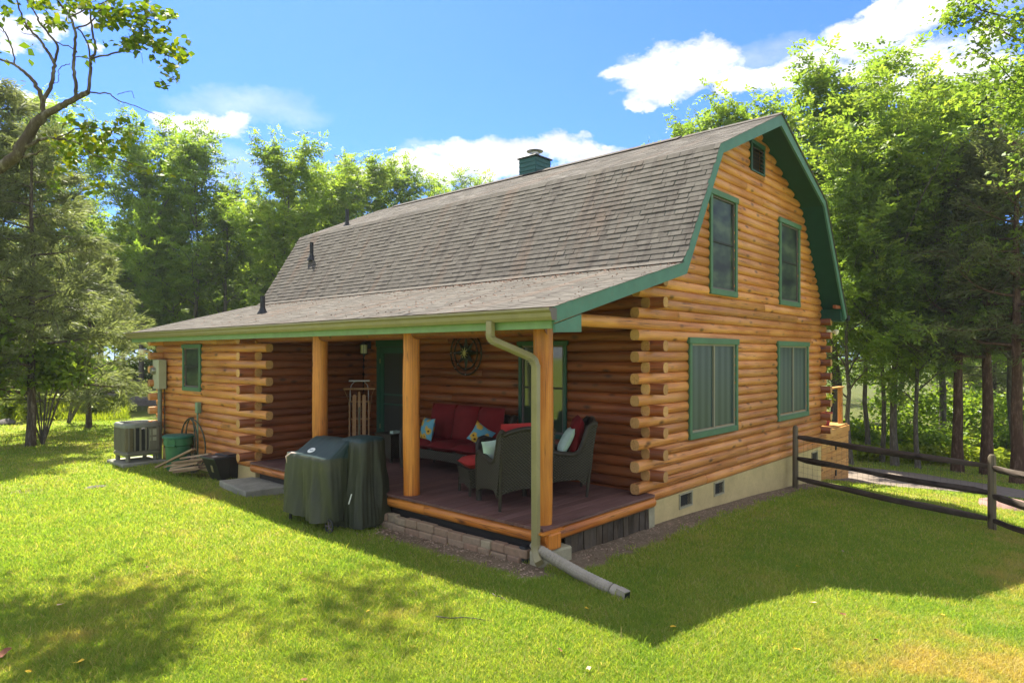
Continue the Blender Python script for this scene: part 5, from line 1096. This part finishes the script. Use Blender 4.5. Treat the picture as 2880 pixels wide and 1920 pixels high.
T = [ # kind seed u depth H sx label
 ('juniper', 1, -60, 17.5, 10.5, 1.15, 'big feathery grey green juniper at the far left edge, nearest of the junipers'),
 ('juniper', 2, 90, 16.8, 8.7, 1.0, 'feathery juniper spreading low branches over the weeds, right of the nearest juniper'),
 ('walnut', 7, 470, 36, 10.5, 1.1, 'leafy tree filling the low gap behind the forked tree'),
 ('walnut', 5, 700, 38, 10.0, 1.2, 'bushy tree low behind the slender tree left of the roof'),
 ('walnut', 7, 850, 40, 10.8, 1.1, 'leafy tree half hidden by the left roof slope'),
 ('walnut', 6, 970, 43, 12.0, 1.2, 'hazy leafy tree between the two tops behind the roof vents'),
 ('juniper', 1, 250, 21.5, 6.4, 1.1, 'shorter juniper whose pale lower boughs reach toward the cabin corner'),
 ('walnut', 5, 120, 36, 14.3, 1.1, 'tall leafy tree rising behind the left junipers'),
 ('walnut', 6, 395, 34, 13.2, 1.0, 'tall leafy tree with a leaning forked pale trunk just left of the cabin roof'),
 ('walnut', 5, 545, 33, 12.4, .95, 'rounded light green tree crown right of the forked tree'),
 ('sparse', 9, 632, 33, 10.8, 1.0, 'thin dark tree with sparse top standing in a gap of sky left of the roof'),
 ('walnut_tall', 8, 785, 31, 11.8, 1.05, 'tall slender light green tree directly above the left end of the roof'),
 ('walnut', 6, 905, 35, 11.6, .9, 'leafy tree right of the slender tree behind the roof'),
 ('walnut_tall', 8, 1040, 38, 13.0, 1.1, 'light green tree top showing above the roof left of the white cloud'),
 ('walnut', 5, 1130, 40, 12.8, .9, 'tree top above the roof ridge between the slender tops'),
 ('cedar', 3, 1090, 33, 9.6, 1.1, 'dull grey green cedar top peeping over the roof behind the upper vent pipe'),
 ('walnut', 6, 1240, 42, 12.4, .9, 'tree top fading out behind the cloud above the ridge'),
 ('walnut_tall', 8, 1345, 42, 12.8, .8, 'last small tree top before the chimney above the ridge'),
 ('walnut', 7, 1990, 27, 12.4, .9, 'leafy tree top peeping over the roof just left of the gable peak'),
 ('walnut', 5, 2160, 25, 12.0, 1.05, 'tall light green tree directly behind the gable peak'),
 ('walnut_tall', 8, 2330, 23, 12.9, 1.1, 'tallest airy tree right of the gable peak'),
 ('walnut', 6, 2510, 19.8, 10.6, .95, 'light green tree with a straight pale trunk at the drive edge right of the cabin'),
 ('walnut', 7, 2650, 24.5, 12.6, .95, 'broad leafy tree filling the upper right'),
 ('walnut', 5, 2870, 21, 11.9, 1.1, 'leafy tree at the right edge of the picture'),
 ('walnut', 5, 2395, 19.6, 7.6, .9, 'low bright green tree whose leaves hang just right of the cabin corner'),
 ('walnut', 7, 2585, 19.4, 7.4, .9, 'young bright green tree between the pale trunk and the dark cedars'),
 ('walnut_tall', 8, 2440, 21.5, 9.8, .9, 'slim grey trunked tree nearest the cabin rear corner'),
 ('walnut', 7, 2480, 20.6, 9.5, .7, 'grey trunked tree between the slim tree and the straight pale trunk'),
 ('cedar', 3, 2692, 19.3, 9.4, 1.0, 'dark cedar with reddish bark left of the right fence post'),
 ('cedar', 4, 2775, 19.0, 10.2, 1.0, 'dark cedar with reddish trunk just left behind the right fence post'),
 ('cedar', 3, 2862, 17.6, 10.0, 1.0, 'dark cedar with forked reddish trunk at the right picture edge'),
]
for i, (kd, sd_, u, d, H, sx, lb) in enumerate(T): tree(kd, sd_, gpos(u, d), H, i*1.37, lb, 'tree', TG, sx)
# second row, darker filling trees of the wood
random.seed(21); k = 0
for (u0, u1, n, d0, d1) in ((-260, 960, 21, 35, 47), (1900, 3150, 9, 31, 42)):
    for i in range(n):
        u = u0+(u1-u0)*(i+.5+random.uniform(-.3, .3))/n; d = random.uniform(d0, d1); kd, sd_ = random.choice([('maple', 12), ('maple', 12), ('cedar', 4), ('juniper', 2), ('walnut', 6)]); H = random.uniform(8.2, 10.2)*(d/40)**.5
        tree(kd, sd_, gpos(u, d), H, random.uniform(0, 6), '%s standing deep in the wood %s the cabin' % ({'maple': 'round broadleaf tree', 'cedar': 'dark bushy cedar', 'juniper': 'pale feathery juniper', 'walnut': 'tall light green tree'}[kd], 'left of' if u < 1400 else 'right of'), 'tree', 'trees deep in the wood %s the cabin' % ('left of' if u < 1400 else 'right of'), random.uniform(1.1, 1.5))
# ---- far wood as one mass behind everything
random.seed(5); RNG = np.random.default_rng(5)
def far_mass(name, u0, u1, d0, d1, n, hz, label, m='leaf_dark', low=0.0, sz=.42):
    C = []
    for _ in range(60): C.append((RNG.uniform(u0, u1), RNG.uniform(d0, d1), RNG.uniform(hz*.7, hz)))
    ids = RNG.integers(0, 60, n); u = np.array([C[i][0] for i in ids])+RNG.normal(0, 60, n); D = np.array([C[i][1] for i in ids])+RNG.normal(0, 1.6, n); z = -.8+low+RNG.random(n)**.85*np.array([C[i][2] for i in ids])
    lat = (u-1440)/1846.5*D; P = np.stack([CX+FV.x*D+RV.x*lat, CY+FV.y*D+RV.y*lat, z], 1); V, F, tn = leaves_simple(P, sz, sz*.6); o = npmesh(name, V, F, tn, m); tag(o, label, 'woodland', kind='stuff')
far_mass('far_wood', -900, 1250, 46, 60, 60000, 10, 'dense dark mass of the far wood left of the cabin')
far_mass('far_wood', 1800, 3700, 54, 66, 42000, 9, 'dense mass of the far wood right of the cabin, beyond the road')
# ---- undergrowth
def bush(loc, w, h, n, label, m='leaf_bush', L=.14, cat='shrub', stems=7, name='shrub', group=None, leaf='simple', Wf=.62, zmin=.03):
    t = thing(name, label, cat, tuple(loc), 0, group); mb = MB(); E = []
    for i in range(stems):
        a = random.uniform(0, 6.28); r = w*random.uniform(.3, 1); p = [Vector((0, 0, -.05)), Vector((cos(a)*r*.35, sin(a)*r*.35, h*.45)), Vector((cos(a)*r, sin(a)*r, h*random.uniform(.7, 1)))]; mb.tube(p, [.02, .012, .004], 4, cap=False); E.append(p[1:]); E.append(p)
    mb.build('stem', 'bark_grey', t); C, Dv = pts_on(E, n, w*.17)
    C[:, 2] = np.maximum(C[:, 2], .03) if zmin < .1 else np.where(C[:, 2] < zmin, zmin+RNG.random(len(C))*(h-zmin), C[:, 2])
    if leaf == 'simple': LV = leaves_simple(C, L, L*Wf, .7)
    else: LV = leaves_needle(C, Dv, L, L*.2)
    npmesh('leaves', *LV, m, t); return t
random.seed(31); RNG = np.random.default_rng(31)
wl = ['leafy weed clump %s' % s for s in ('at the left edge of the sunny weeds', 'tallest of the sunny weeds, with upright stems', 'right of the tallest weed clump', 'behind the thin leaning sapling', 'right of the sapling toward the far fence', 'nearest the left end of the far fence')]
for i, (u, d, h) in enumerate(((20, 24, .9), (78, 23.5, 1.35), (140, 24.5, .9), (218, 26, 1.0), (268, 25, .8), (330, 28, .6))): bush(gpos(u, d), .45, h, 900, wl[i], 'leaf_weeds', .16, 'weeds', 9, 'weed_clump', 'sunny weeds left of the cabin')
bl = ['broad leaved shrub hanging into the picture at the left edge below the juniper', 'broad leaved shrub under the juniper boughs, right of the edge one', 'dark green shrub at the wood edge behind the weeds', 'dark shrub behind the far fence', 'shrub in shade behind the far fence post']
for i, (u, d, w, h, n) in enumerate(((-40, 15.5, 1.3, 3.5, 2400), (120, 17.0, 1.2, 2.6, 1700), (230, 27, 1.5, 2.2, 2500), (420, 37, 2.0, 2.2, 2600), (330, 36, 2, 1.8, 2600))): bush(gpos(u, d), w, h, n, bl[i], 'leaf_bush' if i < 2 else 'leaf_dark', .17, 'shrub', 14, 'shrub', 'shrubs at the wood edge left of the cabin', zmin=1.5 if i < 2 else .03)
rl = 'bright green undergrowth shrub beneath the trees right of the cabin'
for i in range(16):
    u = 2330+i*44+random.uniform(-25, 25); hh = random.choice((.5, .8, 1.2, 2.4)); bush(gpos(u, random.uniform(21.5, 31)), random.uniform(.7, 1.5), hh, int(500+420*hh), {.5: 'ankle high green undergrowth', .8: 'low leafy green bush', 1.2: 'waist high green bush', 2.4: 'tall arching green bush'}[hh]+' beneath the trees right of the cabin', 'leaf_bush', .17, 'shrub', 10, 'shrub', 'undergrowth shrubs right of the cabin')
bush(Vector((9.15, .42, .5)), .22, .55, 260, 'tmp', 'leaf_weeds', .13, 'plant', 8, 'tmp')
tmp = bpy.data.objects['tmp']
for c in list(tmp.children):
    c.parent = pp; c.location = (0, 0, .31); c.name = 'stem' if c.name.startswith('stem') else 'leaves'
bpy.data.objects.remove(tmp)
sp = thing('sapling', 'thin bare forked sapling stems on the lawn left of the air conditioner', 'sapling', tuple(gpos(192, 23)))
for (dx, dd) in ((.42, 0), (1.35, .2)):
    mb = MB(); mb.tube([Vector((0, 0, 0)), RV*dx*.3+Vector((0, 0, .7)), RV*dx*.7+Vector((0, 0, 1.3)), RV*dx+Vector((0, 0, 1.9))], [.06, .05, .04, .02], 6); mb.build('stem', 'bark_grey', sp)
C = np.array([list(RV*random.uniform(.1, 1.6)+Vector((random.uniform(-.2, .2), random.uniform(-.2, .2), random.uniform(1.5, 2.3)))) for _ in range(260)]); npmesh('leaves', *leaves_simple(C, .17, .09), 'leaf_bush', sp)
# tall grasses at the wood edge left
n = 26000; uu = RNG.uniform(-200, 360, n); DD = RNG.uniform(23.5, 27.5, n)+np.abs(RNG.normal(0, 1, n)); la = (uu-1440)/1846.5*DD; P0 = CX+FV.x*DD+RV.x*la; P1 = CY+FV.y*DD+RV.y*la; P = np.stack([P0, P1, np.full(n, -.49)+RNG.random(n)*.5*np.clip(np.sin(P0*1.1)*np.sin(P1*1.7+1)+.1, 0, 1)], 1)
o = npmesh('tall_grass', *leaves_needle(P, np.tile([0, 0, 1.], (n, 1)), .26, .03), 'leaf_weeds'); tag(o, 'sunlit tall grass and weeds at the wood edge left of the cabin', 'tall grass', kind='stuff')
n = 26000; uu = RNG.uniform(2380, 3150, n); DD = RNG.uniform(20.5, 30, n); la = (uu-1440)/1846.5*DD; xx = CX+FV.x*DD+RV.x*la; yy = CY+FV.y*DD+RV.y*la; P = np.stack([xx, yy, np.interp(xx, _gx, _gz)+RNG.random(n)*.5], 1)
o = npmesh('ground_cover', *leaves_simple(P, .2, .12), 'leaf_weeds'); tag(o, 'bright green ground cover under the trees right of the cabin', 'ground cover', kind='stuff')

# ------------------------------------------------------------------ overhanging tree, upper left
random.seed(77); RNG = np.random.default_rng(77)
base = gpos(-620, 9.0); ov = thing('overhanging_tree', 'near tree reaching a crooked lichened limb with broad leaves into the upper left sky', 'tree', tuple(base))
S = .4464; D0 = 8.6
def cp3(x, y, dd=0): return at(x*S, y*S, D0+dd)-base
limb0 = at(-90*S, 1120*S, D0)-base
mb = MB(); tk = [Vector((0, 0, -.3)), Vector((.1, 0, 1.2)), Vector((.15, .1, 2.6)), Vector((.1, .2, 4.4)), Vector((.3, .1, 6.5)), Vector((.6, 0, 8.6)), Vector((.8, .2, 10.4))]; mb.tube(tk, [.26, .22, .2, .17, .13, .09, .04], 10, cap=False)
def br(pts, r0, r1, wig=.012):
    P = [cp3(*p) if isinstance(p, tuple) else p for p in pts]; Q = []
    for i in range(len(P)-1):
        a, b, c, d = P[max(i-1, 0)], P[i], P[i+1], P[min(i+2, len(P)-1)]
        for k in range(5):
            t = k/5; q = .5*((2*b)+(c-a)*t+(2*a-5*b+4*c-d)*t*t+(3*b-a-3*c+d)*t**3); Q.append(q+(Vector((random.gauss(0, 1), random.gauss(0, 1), random.gauss(0, 1)))*wig*.5 if k else Vector()))
    Q.append(P[-1]); n_ = len(Q); r0 *= .78; mb.tube(Q, [r0+(r1-r0)*i/(n_-1) for i in range(n_)], 7, cap=False)
br([tk[2], Vector(tk[2]).lerp(limb0, .5)+Vector((0, 0, .1)), limb0, (0, 1055), (100, 985), (150, 900), (210, 800), (270, 735)], .10, .062)
br([(270, 735), (380, 670), (470, 625), (555, 580)], .058, .030); br([(270, 735), (268, 640), (225, 530), (160, 460), (95, 410), (0, 375), (-80, 350)], .042, .010)
br([(268, 640), (310, 570), (335, 480), (340, 400), (290, 310), (240, 240), (170, 170), (120, 60), (100, -40)], .036, .008); br([(340, 400), (365, 310), (345, 260), (260, 160), (230, 100), (170, 0, .3), (140, -80)], .022, .008)
br([(470, 625), (480, 540), (460, 430), (470, 330), (475, 200), (440, 110), (360, 0), (330, -60)], .030, .012); br([(555, 580), (570, 450), (570, 370), (600, 320), (585, 220), (570, 120), (560, -20)], .028, .009)
br([(570, 370), (680, 350), (800, 310), (860, 270), (960, 300), (1080, 360), (1180, 350)], .016, .005); br([(475, 180), (560, 150), (640, 60), (760, 60), (900, 110), (1060, 120)], .014, .004); br([(570, 370), (540, 250), (480, 170)], .014, .009)
br([(555, 580), (680, 590), (740, 630), (880, 680), (1050, 750)], .014, .003); br([(740, 600), (820, 575), (850, 620)], .006, .003); br([(95, 410), (80, 330), (40, 220), (0, 160), (-30, 60)], .013, .006); br([(345, 260), (480, 320), (460, 350), (560, 370)], .010, .006); br([(240, 240), (130, 200)], .008, .003)
br([(120, 940), (200, 910), (260, 880), (350, 870), (480, 900), (600, 980), (760, 1010), (930, 1070)], .034, .005); br([(150, 990), (270, 950)], .024, .008); br([(350, 870), (560, 800), (700, 830), (800, 780)], .012, .004); br([(700, 1020), (860, 1090), (1040, 1110)], .008, .003); br([(440, 400), (380, 430), (365, 480), (372, 510), (340, 530)], .007, .004); br([(800, 310), (880, 330), (900, 400)], .004, .002); br([(440, 110), (620, 30), (780, -30)], .012, .005); br([(1060, 330), (1070, 430), (1090, 500), (1020, 540)], .005, .002)
# high crown above the frame, which shades the lawn
hi = []
for (q, r) in ((at(380, -330, 11.5), 1.2), (at(60, -300, 10.5), 1.3), (at(-250, -150, 9.5), 1.6), (at(-500, -250, 10.5), 2.0), (at(760, -560, 13.5), 1.0), (at(-330, -520, 12.5), 1.6), (at(420, -700, 14.0), 1.2)):
    c = q-base; s_ = tk[4].lerp(tk[6], random.random()); m1 = s_.lerp(c, .5)+Vector((random.uniform(-.4, .4), random.uniform(-.4, .4), .6)); mb.tube([s_, m1, c], [.08, .045, .015], 6, cap=False)
    for k in range(9):
        e = c+Vector((random.gauss(0, 1), random.gauss(0, 1), random.gauss(0, .5)))*r*.6; mb.tube([m1.lerp(c, .8), c.lerp(e, .5), e], [.018, .012, .004], 4, cap=False); hi.append([c.lerp(e, .3), e])
mb.build('trunk', 'bark_pale', ov, smooth=True)
cl = [(430,60,40,60),(560,30,45,90),(640,90,35,80),(700,140,45,90),(640,140,25,40),(800,60,50,90),(900,50,45,70),(990,90,45,80),(1070,100,35,50),(850,250,55,170),(800,280,35,60),(930,210,45,90),(1000,280,40,80),(1060,320,40,80),(1150,350,40,70),(1070,430,35,60),(1090,500,22,25),(1020,540,18,22),(1178,248,16,10),(330,140,38,60),(390,165,30,40),(150,145,30,35),(45,80,32,30),(300,20,50,70),(750,110,45,90),(880,140,45,80),(1050,190,28,25),(220,20,40,50),(1110,250,20,8),(960,370,20,14),(560,250,22,12),(665,265,14,6),(545,370,14,8),(700,20,50,90),(480,20,40,60),(860,320,30,30),
 (330,880,40,50),(450,900,45,60),(550,790,50,90),(650,890,55,90),(780,770,35,45),(620,1000,45,55),(720,960,45,55),(820,870,35,45),(700,820,45,60),(530,850,45,70),(450,1000,40,45),(350,1085,45,35),(450,1060,40,35),(360,1180,30,30),(620,1170,35,28),(560,1200,30,18),(840,1040,20,16),(930,1070,30,22),(1030,1105,28,20),(760,900,40,45),(500,960,40,45),(440,760,30,35),(910,785,8,4),(400,930,40,40),(590,930,40,50)]
C = []; 
for (x, y, r, n_) in cl:
    for _ in range(int(n_*.52)):
        dd = random.gauss(0, .25); C.append(list(cp3(x+random.gauss(0, r*.62), y+random.gauss(0, r*.5), dd)))
C = np.array(C); V1, F1, t1 = leaves_simple(C, .09, .075, .6); t1 = np.clip(RNG.beta(1.6, 2.6, len(t1))+.12*(C[:, 2] < (cp3(0, 800)).z), 0, 1)
Ch, _ = pts_on(hi, 2600, .42); V2, F2, t2 = leaves_simple(Ch, .15, .12)
npmesh('crown', np.concatenate([V1, V2]), np.concatenate([F1, F2+len(V1)]), np.concatenate([t1, t2*.6]), 'leaf_near', ov)
# overhanging spray, upper right corner
base2 = gpos(3300, 13.0); o2 = thing('overhanging_tree', 'airy tree whose fine leafy twigs hang into the upper right corner', 'tree', tuple(base2)); mb = MB(); E2 = []
tk2 = [Vector((0, 0, -.3)), Vector((0, 0, 3)), Vector((.1, 0, 6)), Vector((0, .1, 9)), Vector((0, 0, 11))]; mb.tube(tk2, [.2, .17, .14, .09, .04], 9, cap=False)
for pts_ in ([(3100, 120), (2880, 60), (2760, 30), (2700, -30)], [(3120, 260), (2900, 130), (2800, 80), (2700, 45), (2660, 70)], [(3150, 330), (2940, 280), (2860, 240), (2780, 150), (2740, 120)], [(3150, 420), (3000, 380), (2880, 330), (2820, 300)], [(3200, 100), (3000, -60), (2850, -80)], [(3200, 500), (3050, 430), (2900, 420)]):
    P = [tk2[3].lerp(tk2[2], random.random())]+[at(a, b, 11.5+random.uniform(-.3, .3))-base2 for a, b in pts_]; mb.tube(P, [.06, .035, .02, .012, .005][:len(P)], 5, cap=False); E2.append(P[1:])
    for _ in range(14):
        i = random.randint(1, len(P)-2); p = P[i].lerp(P[i+1], random.random()); q = p+Vector((random.gauss(0, .35), random.gauss(0, .35), random.gauss(0, .3))); mb.tube([p, q], [.006, .003], 3, cap=False); E2.append([p, q])
mb.build('trunk', 'bark_grey', o2, smooth=True); C, _ = pts_on(E2, 3800, .12); npmesh('crown', *leaves_simple(C, .10, .07), 'leaf_walnut', o2)

# ------------------------------------------------------------------ fallen leaves and twigs on the lawn
random.seed(91)
fl = [(224, 1862, 'leaf_yellow', .06, 'bright yellow fallen leaf near the lower left corner'), (80, 1888, 'leaf_yellow', .03, 'small yellow leaf at the very lower left of the lawn'), (1655, 1880, 'leaf_pale', .035, 'pale curled leaf at the bottom centre right of the lawn'), (2240, 1824, 'leaf_yellow', .035, 'yellow leaf on the sunny grass low right'), (2287, 1695, 'leaf_pale', .04, 'pale leaf right at the shadow edge on the right lawn'), (2370, 1727, 'leaf_brown', .035, 'reddish leaf on the sunny grass right of the shadow tip'), (2648, 1728, 'leaf_yellow', .03, 'orange yellow leaf on the right sunny lawn'), (2463, 1798, 'leaf_brown', .035, 'curled brown leaf on the lower right lawn'), (1576, 1828, 'leaf_brown', .035, 'dark brown leaf left of the pale curled leaf'), (170, 1700, 'leaf_pale', .05, 'long pale leaf on the left lawn'), (415, 1594, 'leaf_brown', .03, 'brown leaf on the sunny left lawn'), (848, 1610, 'leaf_brown', .028, 'brown leaf below the covered grill'), (855, 1910, 'leaf_brown', .03, 'brown leaf at the bottom edge left of centre'), (1035, 1717, 'leaf_yellow', .022, 'tiny yellow leaf on the lawn left of centre'), (620, 1487, 'leaf_yellow', .022, 'tiny yellow leaf left of the house shadow'), (1893, 1762, 'leaf_yellow', .03, 'orange leaf inside the tip of the house shadow'), (1650, 1710, 'leaf_yellow', .028, 'orange leaf in shade beside the drain pipe outlet'), (2245, 1592, 'leaf_yellow', .03, 'tan leaf in the middle of the shaded lawn'), (2372, 1550, 'leaf_pale', .028, 'pale leaf on the shaded lawn toward the fence'), (2733, 1529, 'leaf_yellow', .028, 'orange leaf on the right shaded lawn'), (2450, 1402, 'leaf_pale', .025, 'white speck of leaf near the fence'), (10, 1838, 'leaf_brown', .07, 'dark brown clump at the left edge of the lawn')]
for i, (u, v, m, s, lb) in enumerate(fl):
    d = ray(u, v); t = (-.43-CZ)/d.z
    for _ in range(4): p = Vector((CX, CY, CZ))+d*t; t = (ground_z(p.x, p.y)+.045-CZ)/d.z
    p = Vector((CX, CY, CZ))+d*t; a = random.uniform(0, 6.3); mb = MB(); n = 8; V = [(0, 0, 0)]+[(cos(2*pi*k/n)*s*(1.1 if k % 2 else .8), sin(2*pi*k/n)*s*.6*(1 if k % 2 else .75), s*random.uniform(.0, .35)) for k in range(n)]
    mb.quad_mesh(V, [(0, k+1, (k+1) % n+1) for k in range(n)]); o = mb.build('fallen_leaf', m); o.location = p; o.rotation_euler = (random.uniform(-.3, .3), random.uniform(-.3, .3), a); tag(o, lb, 'leaf', 'fallen leaves on the lawn')
for (a, b, lb) in (((1228, 1732), (1378, 1742), 'thin fallen twig on the sunny lawn below the porch'), ((1385, 1668), (1430, 1690), 'short pale twig at the edge of the house shadow')):
    P = []
    for k in range(5):
        u = a[0]+(b[0]-a[0])*k/4; v = a[1]+(b[1]-a[1])*k/4+3*sin(k*2); d = ray(u, v); t = (-.375-CZ)/d.z; P.append(Vector((CX, CY, CZ))+d*t)
    mb = MB(); mb.tube([p-P[0] for p in P], [.006, .005, .005, .004, .002], 5); o = mb.build('twig', 'bark_pale'); o.location = P[0]; tag(o, lb, 'twig')
C = []
for _ in range(1500):
    if random.random() < .62: x = random.uniform(-1.9, 7.2); y = -.05-abs(random.gauss(0, .22))
    else: x = -2.5-abs(random.gauss(0, .22)); y = random.uniform(-.2, 2.8)
    C.append((x, y, ground_z(x, y)+.012))
C = np.array(C); V, F, tn = leaves_simple(C, .035, .016, .2); o = npmesh('soil_litter', V, F, tn, 'leaf_pale'); tag(o, 'small bark and leaf litter on the bare soil along the foundation', 'litter', kind='stuff')
# leaf litter on the porch roof
C = []
for _ in range(900):
    t = random.random()**1.5; y = random.choice([random.gauss(2.5, 1.8), random.uniform(-.3, 11)]); s = random.choice([random.uniform(.86, .97), random.uniform(.03, .97)]); y = min(max(y, RO+.05), 11.2); p = eaveP.lerp(lowL, s); C.append((p.x, y, p.y+.022))
C = np.array(C); V, F, tn = leaves_simple(C, .045, .012, .15); o = npmesh('leaf_litter', V, F, tn, 'leaf_brown', cabin, 'stuff'); o.location = (0, 0, .135)

# ------------------------------------------------------------------ thin haze volume, added to lift and lighten the trees
hm = bpy.data.materials.new('haze'); hm.use_nodes = True; ht = hm.node_tree
for n_ in list(ht.nodes): ht.nodes.remove(n_)
pv = ht.nodes.new('ShaderNodeVolumePrincipled'); pv.inputs['Color'].default_value = (.80, .90, 1, 1); pv.inputs['Density'].default_value = .0004; pv.inputs['Anisotropy'].default_value = .3
ho = ht.nodes.new('ShaderNodeOutputMaterial'); ht.links.new(pv.outputs[0], ho.inputs['Volume']); MATS['haze'] = hm
mb = MB(); mb.box(-310, 620, -215, 720, -3.8, 17); o = mb.build('haze', 'haze'); tag(o, 'thin pale haze volume added to lighten the lawn and wood', 'haze', kind='stuff')
